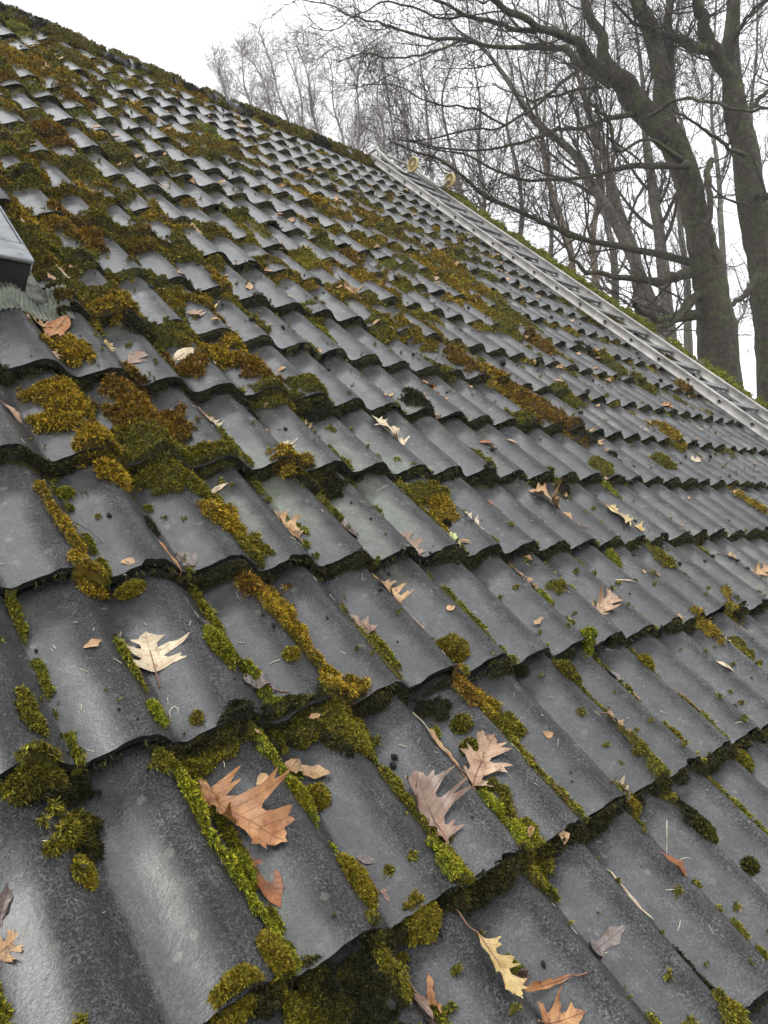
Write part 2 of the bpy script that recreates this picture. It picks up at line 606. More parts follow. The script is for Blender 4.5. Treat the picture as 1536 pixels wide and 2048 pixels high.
def tile_mesh(name, waves, seed, across=18):
    rg = np.random.default_rng(seed)
    w = waves * WAVE
    ns = across * waves + 1
    s = np.linspace(-0.004, w - 0.004, ns)
    tt = np.array([0.0, 0.0016, 0.012, 0.17, 0.345])
    S, T = np.meshgrid(s, tt, indexing='ij')
    edge = (vnoise(s * 1.0, s * 0 + seed, 0.012, seed) - 0.5) * 0.004 + (rg.random(ns) - 0.5) * 0.0026 + 0.009 * np.clip(vnoise(s, s * 0 + seed * 3.3, 0.03, seed + 5) - 0.74, 0, 1) / .26
    lip = 0.006 * np.clip((S - (w - 0.066)) / 0.05, 0, 1)
    p = np.where(S < 0, 0.0, prof(np.clip(S, 0, None)))
    Z = p - STEP * T / GAUGE + lip
    Tt = T.copy()
    Tt[:, 0] += edge
    Tt[:, 1] += edge
    V = [np.stack([S, Tt, Z], -1).reshape(-1, 3)]
    k = len(tt)
    i = np.arange(ns * k).reshape(ns, k)
    F = [np.stack([i[:-1, :-1], i[1:, :-1], i[1:, 1:], i[:-1, 1:]], -1).reshape(-1, 4)]
    n0 = ns * k
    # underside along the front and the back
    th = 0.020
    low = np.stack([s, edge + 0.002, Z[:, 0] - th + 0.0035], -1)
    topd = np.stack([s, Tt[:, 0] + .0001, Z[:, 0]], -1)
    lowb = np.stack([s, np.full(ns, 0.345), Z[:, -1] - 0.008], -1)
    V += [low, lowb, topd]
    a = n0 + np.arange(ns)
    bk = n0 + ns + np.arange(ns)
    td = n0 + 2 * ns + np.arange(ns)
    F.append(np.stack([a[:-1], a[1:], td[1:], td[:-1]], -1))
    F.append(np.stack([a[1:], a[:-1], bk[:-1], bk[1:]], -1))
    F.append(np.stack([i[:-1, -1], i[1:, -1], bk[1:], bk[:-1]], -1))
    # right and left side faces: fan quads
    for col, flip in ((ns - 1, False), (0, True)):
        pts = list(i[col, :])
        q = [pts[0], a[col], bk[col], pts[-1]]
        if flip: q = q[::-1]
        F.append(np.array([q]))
    me_o = mesh_np(name, np.vstack(V), np.vstack(F), M_TILE, smooth=True)
    me = me_o.data
    bpy.data.objects.remove(me_o)
    # keep the butt edge and the sides crisp
    me.polygons.foreach_get  # (smooth shading is broken by the sharp face flags below)
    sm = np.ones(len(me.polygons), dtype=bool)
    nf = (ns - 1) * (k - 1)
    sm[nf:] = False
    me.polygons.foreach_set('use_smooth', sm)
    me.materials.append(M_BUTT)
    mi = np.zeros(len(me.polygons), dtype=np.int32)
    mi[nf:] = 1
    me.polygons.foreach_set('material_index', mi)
    return me


TILES2 = [tile_mesh('roof_tile', 2, 10 + i) for i in range(8)]
TILES1 = [tile_mesh('roof_tile_half', 1, 40 + i) for i in range(3)]


def in_window(u0, u1, v0, v1):
    return u1 < 0.74 + 0.03 and v0 > 1.03 - 0.05 and v1 < 2.15 and u0 > -0.35


tile_list = []
for r in range(-4, 16):
    sh = WAVE if r % 2 else 0.0
    lo = -4
    spans = []
    if r % 2:
        spans.append((-4 * WAVE, 1))
        spans += [(k * 2 * WAVE + WAVE, 2) for k in range(-2, 20)]
        spans.append((41 * WAVE, 1))
    else:
        spans += [(k * 2 * WAVE, 2) for k in range(-2, 21)]
    for (u, wv) in spans:
        if in_window(u, u + wv * WAVE, r * GAUGE, (r + 1) * GAUGE):
            continue
        cu = np.array([u + a * wv * WAVE for a in (0.0, .5, 1.0) for b in (0, .5, 1)])
        cv = np.array([r * GAUGE + b * GAUGE for a in (0, .5, 1) for b in (0.0, .5, 1)])
        x, y, z = project(cu, cv, np.full(9, 0.02))
        vis = ((x > -5) & (x < 1541) & (y > -5) & (y < 2053) & (z > 0)).sum()
        area = 0
        if vis:
            area = (np.clip(x, 0, 1536).max() - np.clip(x, 0, 1536).min()) * (np.clip(y, 0, 2048).max() - np.clip(y, 0, 2048).min())
        tile_list.append((area, u, wv, r))
tile_list.sort(key=lambda t: -t[0])
rest_v, rest_f, rest_n = [], [], 0
for i, (area, u, wv, r) in enumerate(tile_list):
    me = random.choice(TILES2 if wv == 2 else TILES1)
    dz = random.uniform(-0.003, 0.004)
    du = random.uniform(-0.0015, 0.0015)
    dv = random.uniform(-0.007, 0.007)
    tw = random.uniform(-0.010, 0.010)
    rx = PITCH + random.uniform(-0.008, 0.004)
    if i < 298:
        o = bpy.data.objects.new('roof_tile', me)
        COL.objects.link(o)
        o.location = W3(u + du, r * GAUGE + dv, dz)
        o.rotation_euler = Matrix.Rotation(PITCH, 3, 'X').to_euler()
        o.rotation_euler = (Matrix.Rotation(rx, 3, 'X') @ Matrix.Rotation(tw, 3, 'Z')).to_euler()
        to_house(o)
    else:
        nv = len(me.vertices)
        co = np.empty(nv * 3, dtype=np.float32)
        me.vertices.foreach_get('co', co)
        co = co.reshape(-1, 3)
        P = W3a(co[:, 0] + u, co[:, 1] + r * GAUGE, co[:, 2] + dz)
        fc = np.array([list(p.vertices) for p in me.polygons if len(p.vertices) == 4])
        rest_v.append(P)
        rest_f.append(fc + rest_n)
        rest_n += nv
if rest_v:
    o = mesh_np('roof_tiles', np.vstack(rest_v), np.vstack(rest_f), M_TILE)
    tag(o, kind='stuff')
    to_house(o)

# roof deck under the tiles, rear slope, walls, gutter
mb = MB()
for (a, b_) in ((0, 1),):
    P = [W3(U_LEFT, V_EAVE, -0.06), W3(U_RIGHT - .01, V_EAVE, -0.06), W3(U_RIGHT - .01, V_RIDGE, -0.06), W3(U_LEFT, V_RIDGE, -0.06),
         W3(U_LEFT, V_EAVE, -0.10), W3(U_RIGHT - .01, V_EAVE, -0.10), W3(U_RIGHT - .01, V_RIDGE, -0.10), W3(U_LEFT, V_RIDGE, -0.10)]
    mb.add([tuple(p) for p in P], [(0, 1, 2, 3), (7, 6, 5, 4), (0, 4, 5, 1), (1, 5, 6, 2), (2, 6, 7, 3), (3, 7, 4, 0)])
to_house(mb.build('roof_deck', M_WOOD))
apex = W3(0, V_RIDGE, 0)
mb = MB()                                   # rear slope: wavy sheet of the same tiles, never seen from the front
uu = np.arange(U_LEFT, U_RIGHT + .001, WAVE / 6)
vv = np.arange(0, 17) * GAUGE
tv, tf, k = [], [], 0
for r in range(16):
    for j, t in enumerate((0.0, GAUGE)):
        d = vv[r] + t
        y = apex.y + d * CP
        z = apex.z - d * SP
        nn = prof(uu) + STEP * t / GAUGE - STEP
        tv.append(np.stack([uu, y + nn * SP, z + nn * CP], -1))
i = np.arange(32 * len(uu)).reshape(32, len(uu))
mb.add(np.vstack(tv), np.stack([i[:-1, :-1], i[1:, :-1], i[1:, 1:], i[:-1, 1:]], -1).reshape(-1, 4))
o = mb.build('rear_tiles', M_TILE, smooth=False)
tag(o, kind='stuff')
to_house(o)
ye = W3(0, V_EAVE, 0).y + 0.45
yb = apex.y + 5.0 * CP
wall_top = W3(0, V_EAVE, 0).z + (ye - W3(0, V_EAVE, 0).y) * math.tan(PITCH) - 0.2
mb = MB()
pr = [(ye, GROUND), (yb, GROUND), (yb, wall_top), (apex.y, apex.z - 0.25), (ye, wall_top)]
for x in (U_LEFT + 0.2, U_RIGHT - 0.2):
    pass
V = [(U_LEFT + .2, y, z) for y, z in pr] + [(U_RIGHT - .22, y, z) for y, z in pr]
mb.add(V, [(0, 1, 6, 5), (1, 2, 7, 6), (2, 3, 8, 7), (3, 4, 9, 8), (4, 0, 5, 9)])
mb.add([V[j] for j in (0, 1, 2, 4)], [(0, 1, 2, 3)])
mb.add([V[j] for j in (2, 3, 4)], [(0, 1, 2)])
mb.add([V[j] for j in (5, 6, 7, 9)], [(0, 1, 2, 3)])
mb.add([V[j] for j in (7, 8, 9)], [(0, 1, 2)])
to_house(mb.build('wall', M_WALL))
mb = MB()
g = W3(0, V_EAVE, 0)
gp = [(g.y - 0.01 + 0.06 * math.cos(a) - .05, g.z - 0.08 + 0.06 * math.sin(a)) for a in np.linspace(math.pi, 2 * math.pi, 9)]
gp += [(y + (g.y - .06 - y) * .06, z + .004) for y, z in gp[::-1]]
GV = [(x, y, z) for x in (U_LEFT, U_RIGHT) for y, z in gp]
kk = len(gp)
mb.add(GV, [(j, (j + 1) % kk, kk + (j + 1) % kk, kk + j) for j in range(kk)])
to_house(mb.build('gutter', simple_mat('grey_gutter', (0.2, 0.2, 0.2), .5)))
# barge board along the verge
mb = MB()
mb.box(0, 0.022, V_EAVE, V_RIDGE, -0.17, -0.012)
o = mb.build('barge_board', M_WOOD)
o.location = W3(U_RIGHT + 0.004, 0, 0)
o.rotation_euler = (PITCH, 0, 0)
to_house(o)

# ridge tiles: half-round caps, each lapped over the next, along the apex
def ridge_mesh(name, seed):
    L = 0.40
    an = np.linspace(-0.12, math.pi + 0.12, 15)
    ys = np.array([0, 0.004, 0.03, 0.034, L])
    rr = np.array([0.118, 0.125, 0.125, 0.118, 0.108])
    V = []
    for sgn, dr in ((1, 0), (-1, -0.014)):
        for y, r_ in zip(ys, rr):
            V += [(y, (r_ + dr) * math.cos(a), (r_ + dr) * math.sin(a) * 0.95) for a in an]
    V = np.array(V)
    m_, k_ = len(ys), len(an)
    i_ = np.arange(2 * m_ * k_).reshape(2, m_, k_)
    F = []
    F.append(np.stack([i_[0, :-1, :-1], i_[0, 1:, :-1], i_[0, 1:, 1:], i_[0, :-1, 1:]], -1).reshape(-1, 4))
    F.append(np.stack([i_[1, :-1, :-1], i_[1, :-1, 1:], i_[1, 1:, 1:], i_[1, 1:, :-1]], -1).reshape(-1, 4))
    F.append(np.stack([i_[0, 0, :-1], i_[0, 0, 1:], i_[1, 0, 1:], i_[1, 0, :-1]], -1))
    F.append(np.stack([i_[0, -1, 1:], i_[0, -1, :-1], i_[1, -1, :-1], i_[1, -1, 1:]], -1))
    for e in (0, k_ - 1):
        F.append(np.stack([i_[0, :-1, e], i_[1, :-1, e], i_[1, 1:, e], i_[0, 1:, e]], -1))
    o_ = mesh_np(name, V, np.vstack(F), M_TILE)
    me_ = o_.data
    bpy.data.objects.remove(o_)
    return me_


RIDGE = ridge_mesh('ridge_tile', 1)
apex_w = W3(0, V_RIDGE + 0.02, -0.02)
k = 0
u = U_LEFT
while u < U_RIGHT - 0.1:
    o = bpy.data.objects.new('ridge_tile', RIDGE)
    COL.objects.link(o)
    o.location = (u, apex_w.y, apex_w.z - 0.045 + random.uniform(-.006, .006))
    o.rotation_euler = (0, random.uniform(-.012, .012), random.uniform(-.01, .01))
    to_house(o)
    u += 0.352
    k += 1

# ------------------------------------------------------------------ moss
GREEN, GOLD, BRIGHT, DARK, BROWN = 0, 1, 2, 3, 4
MC = np.array([[0.150, 0.148, 0.015], [0.290, 0.205, 0.017], [0.205, 0.240, 0.016], [0.020, 0.023, 0.008], [0.190, 0.112, 0.015]])
# (px, py, half width along u, half length along v, height, colour)
PATCH = [
    (20, 590, .03, .02, .016, GREEN), (75, 585, .035, .03, .020, GREEN), (120, 600, .03, .03, .022, GOLD), (60, 610, .02, .015, .012, GREEN),
    (130, 790, .055, .10, .022, GOLD), (215, 905, .045, .09, .02, GOLD), (275, 810, .06, .10, .024, BROWN), (310, 900, .06, .10, .026, GREEN),
    (140, 680, .055, .06, .024, GOLD), (345, 820, .045, .06, .018, BROWN), (420, 900, .05, .05, .016, GREEN), (410, 960, .04, .07, .02, GREEN),
    (460, 1030, .05, .07, .022, GOLD), (500, 1080, .04, .05, .02, GREEN), (520, 1150, .05, .03, .014, BROWN),
    (560, 1200, .025, .05, .016, GOLD), (690, 1385, .045, .05, .024, GOLD), (600, 1420, .11, .035, .016, DARK), (640, 1425, .06, .03, .018, GREEN), (710, 1440, .05, .06, .018, GREEN),
    (600, 920, .06, .05, .022, GOLD), (640, 950, .06, .05, .02, DARK), (560, 780, .09, .05, .022, GREEN), (520, 740, .07, .06, .018, BROWN),
    (620, 770, .05, .05, .022, GREEN), (345, 655, .07, .05, .028, GREEN), (430, 690, .07, .05, .024, GOLD), (380, 720, .05, .05, .015, BROWN), (480, 680, .05, .06, .02, GOLD),
    (220, 610, .08, .05, .028, GOLD), (160, 570, .08, .06, .026, GREEN), (100, 590, .06, .05, .02, DARK), (290, 650, .05, .04, .022, DARK),
    (60, 430, .05, .12, .024, GOLD), (110, 500, .07, .10, .028, GREEN), (160, 450, .08, .12, .022, BROWN), (230, 450, .10, .10, .024, GREEN),
    (300, 480, .11, .08, .026, BROWN), (380, 500, .09, .09, .024, GREEN), (60, 350, .06, .08, .022, GREEN), (30, 270, .07, .1, .02, GREEN), (330, 430, .07, .08, .018, GOLD),
    (470, 420, .05, .06, .024, GREEN), (520, 455, .02, .09, .016, GREEN), (440, 560, .03, .10, .018, GOLD), (500, 610, .03, .10, .018, GREEN), (650, 660, .02, .06, .014, BRIGHT),
    (100, 260, .08, .14, .02, BROWN), (150, 190, .08, .16, .02, BROWN), (60, 120, .1, .2, .02, GOLD), (30, 50, .08, .15, .02, BRIGHT), (240, 300, .1, .12, .018, GREEN),
    (280, 215, .06, .2, .016, GOLD), (200, 350, .07, .1, .018, GREEN), (350, 330, .05, .12, .016, GREEN), (420, 260, .05, .2, .014, BRIGHT),
    (655, 480, .05, .10, .022, GREEN), (700, 505, .05, .10, .02, BROWN), (740, 430, .05, .16, .020, BROWN), (790, 455, .05, .14, .022, GREEN), (620, 440, .04, .08, .018, GOLD),
    (850, 525, .05, .14, .020, GOLD), (905, 560, .06, .16, .024, GOLD), (960, 610, .07, .16, .026, GOLD), (1000, 640, .07, .15, .026, GREEN), (1080, 680, .07, .12, .024, BROWN),
    (930, 720, .06, .12, .022, BROWN), (985, 755, .07, .14, .026, GOLD), (1040, 790, .08, .14, .028, BROWN), (1110, 830, .08, .14, .026, BROWN), (1040, 830, .05, .05, .026, GREEN),
    (1170, 860, .06, .08, .024, DARK), (1140, 790, .06, .08, .018, GREEN), (1230, 735, .06, .08, .026, GREEN), (1180, 700, .06, .10, .020, DARK), (1290, 765, .05, .10, .022, GREEN),
    (1340, 865, .03, .10, .022, GOLD), (1360, 800, .02, .10, .018, GREEN), (1370, 775, .05, .07, .024, BROWN), (1420, 830, .03, .08, .016, GREEN),
    (835, 800, .06, .05, .016, DARK), (880, 730, .05, .06, .016, GREEN), (850, 970, .06, .05, .020, GREEN), (880, 1000, .03, .05, .016, GOLD), (975, 920, .022, .06, .02, GREEN), (985, 950, .03, .03, .02, DARK),
    (1110, 950, .035, .05, .022, GREEN), (1130, 975, .03, .03, .02, DARK), (1205, 930, .03, .05, .02, GREEN), (1230, 980, .018, .05, .016, BRIGHT), (1330, 920, .03, .06, .02, GREEN),
    (1500, 1000, .03, .12, .02, GOLD), (1460, 900, .04, .06, .018, GREEN), (1330, 1110, .02, .05, .016, GREEN), (1100, 1180, .02, .03, .012, BRIGHT),
    (1030, 1430, .035, .055, .016, GREEN), (1045, 1470, .02, .04, .010, GREEN), (890, 1390, .03, .03, .012, DARK), (950, 1370, .05, .03, .013, BROWN), (990, 1390, .03, .04, .016, GOLD),
    (1010, 1600, .03, .04, .018, BRIGHT), (1045, 1650, .034, .04, .022, BRIGHT), (1075, 1705, .028, .03, .018, GREEN), (1100, 1700, .03, .02, .018, GREEN),
    (60, 1545, .05, .025, .022, GREEN), (110, 1550, .05, .022, .016, DARK), (150, 1640, .032, .035, .022, GREEN), (185, 1650, .025, .04, .012, DARK), (170, 1735, .010, .016, .010, GREEN), (340, 1500, .03, .02, .014, GREEN), (430, 1480, .05, .018, .014, GREEN),
    (60, 1430, .012, .03, .012, GREEN), (165, 1130, .022, .03, .014, GOLD), (305, 1040, .02, .03, .012, DARK), (620, 1420, .05, .03, .018, GREEN),
    (700, 2000, .07, .05, .010, DARK), (640, 2010, .05, .05, .012, GREEN), (790, 1930, .012, .05, .016, GREEN), (900, 1740, .022, .03, .018, BRIGHT),
    (1120, 1160, .02, .02, .01, GREEN), (1500, 1290, .03, .05, .02, GREEN), (1420, 1250, .02, .06, .016, GOLD), (1460, 1215, .05, .02, .022, GREEN),
    (1240, 1100, .02, .03, .012, BRIGHT), (1480, 2020, .04, .02, .02, GREEN), (1440, 1960, .018, .05, .008, DARK), (1390, 1620, .02, .04, .014, DARK), (1310, 1545, .02, .04, .014, GREEN), (1265, 1480, .015, .04, .010, GREEN),
    (270, 740, .03, .06, .02, BROWN), (500, 800, .04, .04, .02, DARK), (640, 810, .05, .04, .018, DARK), (1410, 1090, .015, .05, .014, GREEN), (1230, 905, .04, .03, .02, DARK),
]
# strips of moss along the grooves: pixel polyline, radius, height, colour
STRIP = [
    ([(365, 1545), (420, 1680), (500, 1790), (590, 1930)], .011, .016, BRIGHT), ([(505, 1465), (580, 1560), (650, 1670), (725, 1775)], .011, .016, BRIGHT),
    ([(640, 1400), (750, 1510), (850, 1650), (935, 1790)], .012, .015, GREEN), ([(545, 1165), (615, 1270), (690, 1380)], .013, .016, GOLD),
    ([(75, 975), (130, 1075), (205, 1165)], .010, .012, GOLD), ([(500, 1320), (550, 1400)], .010, .014, BRIGHT), ([(235, 1285), (275, 1350)], .004, .008, BRIGHT),
    ([(1250, 1480), (1330, 1560)], .010, .012, GREEN), ([(1040, 1520), (1140, 1630)], .005, .006, GREEN), ([(850, 960), (905, 1095)], .006, .010, GOLD),
    ([(1088, 1105), (1150, 1185)], .005, .006, BRIGHT), ([(960, 1510), (1080, 1700)], .016, .016, GREEN), ([(1160, 1380), (1190, 1410)], .004, .006, GREEN),
    ([(1440, 1185), (1480, 1235)], .008, .012, GOLD), ([(1350, 1140), (1450, 1210)], .005, .006, GREEN), ([(560, 1000), (620, 1060)], .006, .008, BRIGHT),
    ([(640, 990), (695, 1050)], .010, .014, GREEN), ([(1230, 1470), (1340, 1600)], .008, .012, GREEN), ([(40, 1400), (85, 1480)], .007, .010, GREEN),
    ([(1345, 1590), (1420, 1680)], .008, .012, DARK), ([(1410, 2000), (1460, 2040)], .008, .012, GREEN), ([(930, 1190), (1010, 1330)], .003, .005, GREEN),
    ([(680, 1210), (790, 1370)], .004, .006, GREEN), ([(230, 1270), (330, 1440)], .004, .006, GREEN), ([(790, 920), (850, 960)], .008, .012, BRIGHT), ([(600, 1430), (700, 1520)], .008, .010, DARK),
]
PATCH_UV = [(on_roof(p[0], p[1], 0.03), p[2:]) for p in PATCH]
STRIP_UV = [([on_roof(a, b, 0.012) for a, b in s[0]], s[1] * .82, s[2], s[3]) for s in STRIP]


def moss_field(u, v):
    """height of moss above the tiles and its colour"""
    u = np.asarray(u, float)
    v = np.asarray(v, float)
    H = np.zeros(u.shape)
    Wt = np.full(u.shape + (5,), 1e-4)
    wob = vnoise(u, v, .018, 5) - .5
    wob2 = vnoise(u, v, .05, 6) - .5
    for (cu, cv), (ru, rv, h, c) in PATCH_UV:
        m = (np.abs(u - cu) < ru * 2.0) & (np.abs(v - cv) < rv * 2.0)
        if not m.any(): continue
        d = np.sqrt(((u[m] - cu) / ru) ** 2 + ((v[m] - cv) / rv) ** 2)
        q = np.clip(1.02 - d + wob[m] * .9 + wob2[m] * .9, 0, .6) / .6
        hh = h * np.sqrt(q)
        H[m] = np.maximum(H[m], hh)
        Wt[m, c] += q * 1.5
    for pts, rad, h, c in STRIP_UV:
        for (a, b) in zip(pts[:-1], pts[1:]):
            ax, ay = a
            bx, by = b
            m = (u > min(ax, bx) - rad * 3) & (u < max(ax, bx) + rad * 3) & (v > min(ay, by) - rad * 3) & (v < max(ay, by) + rad * 3)
            if not m.any(): continue
            L2 = (bx - ax) ** 2 + (by - ay) ** 2
            t = np.clip(((u[m] - ax) * (bx - ax) + (v[m] - ay) * (by - ay)) / L2, 0, 1)
            d = np.hypot(u[m] - ax - t * (bx - ax), v[m] - ay - t * (by - ay)) / rad
            q = np.clip(1.1 - d + wob[m] * 1.6 + wob2[m] * 1.5 - .5 * np.clip(vnoise(u[m], v[m], .035, 26) - .45, 0, 1), 0, .8) / .8
            H[m] = np.maximum(H[m], h * np.sqrt(q))
            Wt[m, c] += q * 2
    # scattered growth of the upper roof
    r = np.floor(v / GAUGE)
    t = (v - r * GAUGE) / GAUGE
    ph = np.mod(u / WAVE, 1.0)
    groove = np.exp(-((np.minimum(ph, 1 - ph)) / 0.15) ** 2)
    head = np.clip((t - 0.62) / 0.38, 0, 1)
    farz = np.clip((v - .1) / 1.0, 0, 1)
    big = vnoise(u, v * 0.6, .34, 1)
    n1 = vnoise(u, v * 0.7, .085, 2)
    n2 = vnoise(u, v, .03, 3)
    dens = np.interp(v, [-1.2, .2, .9, 1.6, 5.4], [-.42, -.36, -.24, -.13, -.10]) + np.interp(u, [0, 2.0, 3.2, 4.5, 5.4, 5.95, 6.1, 6.36], [.0, -.01, -.05, -.07, -.12, -.10, .14, .24])
    dens = dens - np.clip((u - 2.2) / 3, 0, 1) * np.clip((v - 3.2) / 1.5, 0, 1) * 0.12 * (u < 5.5)
    F = big * .42 + n1 * .42 + n2 * .16 + dens - .53 + .13 * groove * farz + .20 * head * farz
    q = np.clip(F / .16, 0, 1)
    H2 = (.022 + .022 * (u > 6.0)) * np.sqrt(q) * (.5 + .9 * n2)
    H = np.maximum(H, H2)
    cn = vnoise(u, v, .22, 8)
    edge = np.clip((u - 5.8) / .25, 0, 1)
    Wt[..., GOLD] += np.clip(q, 0, 1) * np.clip((cn - .45) * 3, 0, 1) * (1 - edge)
    Wt[..., GREEN] += q * np.clip(1 - abs(cn - .45) * 3, 0, 1)
    Wt[..., BROWN] += q * np.clip((vnoise(u, v, .13, 9) - .55) * 4, 0, 1) * .8 * (1 - edge)
    Wt[..., BRIGHT] += q * (np.clip((vnoise(u, v, .16, 10) - .68) * 5, 0, 1) + edge * 2.5)
    # threads of moss in the joints between neighbouring tiles
    ji = np.round(u / WAVE)
    jd = (u - ji * WAVE - .004) / (.0045 + .006 * vnoise(u, v, .02, 24))
    jn = vnoise(ji * 7.31, v, .075, 22) * .65 + vnoise(u, v, .016, 23) * .35
    joint = np.where(np.mod(ji - r, 2) == 0, .54, .66)
    qj = np.clip((jn - joint) / .08, 0, 1) * np.clip(1.2 - np.abs(jd), 0, 1)
    H = np.maximum(H, .009 * np.sqrt(qj))
    Wt[..., GREEN] += qj
    Wt[..., BRIGHT] += qj * .6
    # single small tufts
    tf_ = cells(u, v, .085, 7)
    qt = np.clip((.085 * (-.75 + 2.1 * vnoise(u, v, .16, 27)) - tf_) / .05, 0, 1)
    H = np.maximum(H, .007 * np.sqrt(qt))
    Wt[..., GREEN] += qt
    # dark growth along and under every butt edge
    dv = v - np.round(v / GAUGE) * GAUGE
    bn = vnoise(u, np.round(v / GAUGE) * 3.1, .028, 12)
    bn2 = vnoise(u, np.round(v / GAUGE) * 5.3, .11, 13)
    near = np.clip((1.2 - v) / 1.2, 0, 1)
    drop = .5 * bn + .5 * bn2 - .34 - .04 * near
    qb = np.clip(drop / .3, 0, 1) * np.clip(1 - np.abs(dv + .011) / (.006 + .024 * bn2 * bn), 0, 1)
    Hb = .025 * qb ** .6 * (dv < 0) + .006 * qb * (dv >= 0)
    H = np.maximum(H, Hb)
    Wt[..., DARK] += (qb > 0) * 2.2 * np.clip(1.2 - q, 0, 1)
    Wt[..., GREEN] += qb * .35
    # cushion shapes
    cs = cells(u, v, .021, 2)
    cs2 = cells(u, v, .05, 4)
    H = H * (1.12 - .62 * np.clip(cs, 0, 1) ** 1.5) * (1.15 - .45 * np.clip(cs2, 0, 1)) + (vnoise(u, v, .007, 14) - .5) * .004 * (H > .002)
    Wt /= Wt.sum(-1, keepdims=True)
    return np.clip(H, 0, None), Wt @ MC


def frustum_mask(u, v):
    x, y, z = project(u, v, np.full(np.shape(u), 0.03))
    return (x > -40) & (x < 1580) & (y > -60) & (y < 2110) & (z > .1)


def window_mask(u, v):
    return ~(((u < .742) & (u > -.1) & (v > .985) & (v < 2.25)) | ((u < .80) & (v > .935) & (v < 1.06)))


moss_v, moss_f, moss_c, moss_n = [], [], [], 0
samples = []
for (v0, v1, u0, u1, cell) in ((-1.25, .66, .1, 5.8, .0042), (.66, 1.7, .5, 6.36, .0065), (1.7, 5.34, .6, 6.36, .0105)):
    us = np.arange(u0, u1, cell)
    vs = np.arange(v0, v1 + cell, cell)
    U, V = np.meshgrid(us, vs, indexing='ij')
    H = np.zeros(U.shape)
    C = np.zeros(U.shape + (3,))
    mk = frustum_mask(U, V) & window_mask(U, V)
    h, c = moss_field(U[mk], V[mk])
    H[mk] = h
    C[mk] = c
    keep = H > .0025
    fm = keep[:-1, :-1] | keep[1:, :-1] | keep[1:, 1:] | keep[:-1, 1:]
    base = surf(U, V)
    Z = np.where(keep, base + H, base - .004)
    idx = np.full(U.shape, -1)
    used = np.zeros(U.shape, bool)
    for a in (slice(0, -1), slice(1, None)):
        for b in (slice(0, -1), slice(1, None)):
            used[a, b] |= fm
    idx[used] = np.arange(used.sum()) + moss_n
    moss_v.append(W3a(U[used], V[used], Z[used]))
    cc = C[used]
    cc[cc.sum(1) == 0] = MC[GREEN]
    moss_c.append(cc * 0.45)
    I, J = np.nonzero(fm)
    moss_f.append(np.stack([idx[I, J], idx[I + 1, J], idx[I + 1, J + 1], idx[I, J + 1]], -1))
    moss_n += used.sum()
    # sample points for shoots
    gu, gv = np.gradient(Z, cell)
    x, y, dep = project(U, V, np.full(U.shape, .03))
    kp = keep
    dist = np.sqrt((U - CAM_UVN[0]) ** 2 + (V - CAM_UVN[1]) ** 2 + .7)
    samples.append(np.column_stack([U[kp], V[kp], Z[kp], gu[kp], gv[kp], dist[kp], C[kp], np.full(kp.sum(), cell), H[kp]]))
moss = mesh_np('moss_cover', np.vstack(moss_v), np.vstack(moss_f), M_MOSS, colors=np.vstack(moss_c))
tag(moss, 'green, golden and brown moss growing over the grey roof tiles', 'moss', kind='stuff')

S = np.vstack(samples)


def shoots(pos, nrm, col, size, width, seed, comb=0.25):
    """pos (N,3) world; returns verts, tris, colours: each shoot a bent narrow blade"""
    rg = np.random.default_rng(seed)
    n = len(pos)
    down = np.array(W3(0, -1, 0) - W3(0, 0, 0))
    d = nrm + rg.normal(0, .55, (n, 3)) + down * comb * rg.random((n, 1)) * 2
    d /= np.linalg.norm(d, axis=1, keepdims=True)
    side = np.cross(d, rg.normal(0, 1, (n, 3)))
    side /= np.linalg.norm(side, axis=1, keepdims=True) + 1e-9
    L = (size * (.5 + rg.random(n)))[:, None]
    w = (width * (.7 + .6 * rg.random(n)))[:, None]
    p0 = pos - side * w * .5 - d * L * .15
    p1 = pos + side * w * .5 - d * L * .15
    bend = rg.normal(0, .35, (n, 3)) + down * .2
    p2 = pos + d * L * .55 + side * w * .55
    p3 = pos + d * L + bend * L * .4
    V = np.stack([p0, p1, p2, p3], 1).reshape(-1, 3)
    i = np.arange(n)[:, None] * 4
    F = np.vstack([i + np.array([[0, 1, 2]]), i + np.array([[0, 2, 3]])])
    hue = rg.normal(.92, .42, (n, 1)) * np.array([[1.0, 1.0, 1.0]])
    tip = np.array([2.0, 1.75, 1.0])
    c = np.clip(col * np.clip(hue, .35, 1.8), 0, 1)
    k_ = rg.random(n)
    lum = c.sum(1, keepdims=True)
    gold_, brn_, grn_ = MC[GOLD] / MC[GOLD].sum(), np.array([.57, .37, .06]), np.array([.42, .52, .06])
    mixto = np.where((k_ < .25)[:, None], gold_, np.where((k_ < .38)[:, None], brn_, np.where((k_ < .58)[:, None], grn_, c / (lum + 1e-6))))
    c = c * .6 + .4 * mixto * lum
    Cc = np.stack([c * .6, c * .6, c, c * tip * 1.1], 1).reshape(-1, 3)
    return V, F, Cc


u_, v_, z_, gu_, gv_, dist_, cell_, H_ = S[:, 0], S[:, 1], S[:, 2], S[:, 3], S[:, 4], S[:, 5], S[:, 9], S[:, 10]
want = 1.7e5 * cell_ ** 2 / (np.clip(dist_, .8, 9) ** 2.0) * np.clip(H_ / .006, .3, 1.2)
want *= 470000 / want.sum()
cnt = np.floor(want).astype(int) + (RNG.random(len(want)) < (want % 1))
rep = np.repeat(np.arange(len(S)), cnt)
Sr = S[rep]
jit = (RNG.random((len(rep), 2)) - .5) * Sr[:, 9:10]
pos = W3a(Sr[:, 0] + jit[:, 0], Sr[:, 1] + jit[:, 1], Sr[:, 2] + jit[:, 0] * Sr[:, 3] + jit[:, 1] * Sr[:, 4])
nl = np.stack([-np.clip(Sr[:, 3], -2, 2), -np.clip(Sr[:, 4], -2, 2), np.ones(len(Sr))], 1)
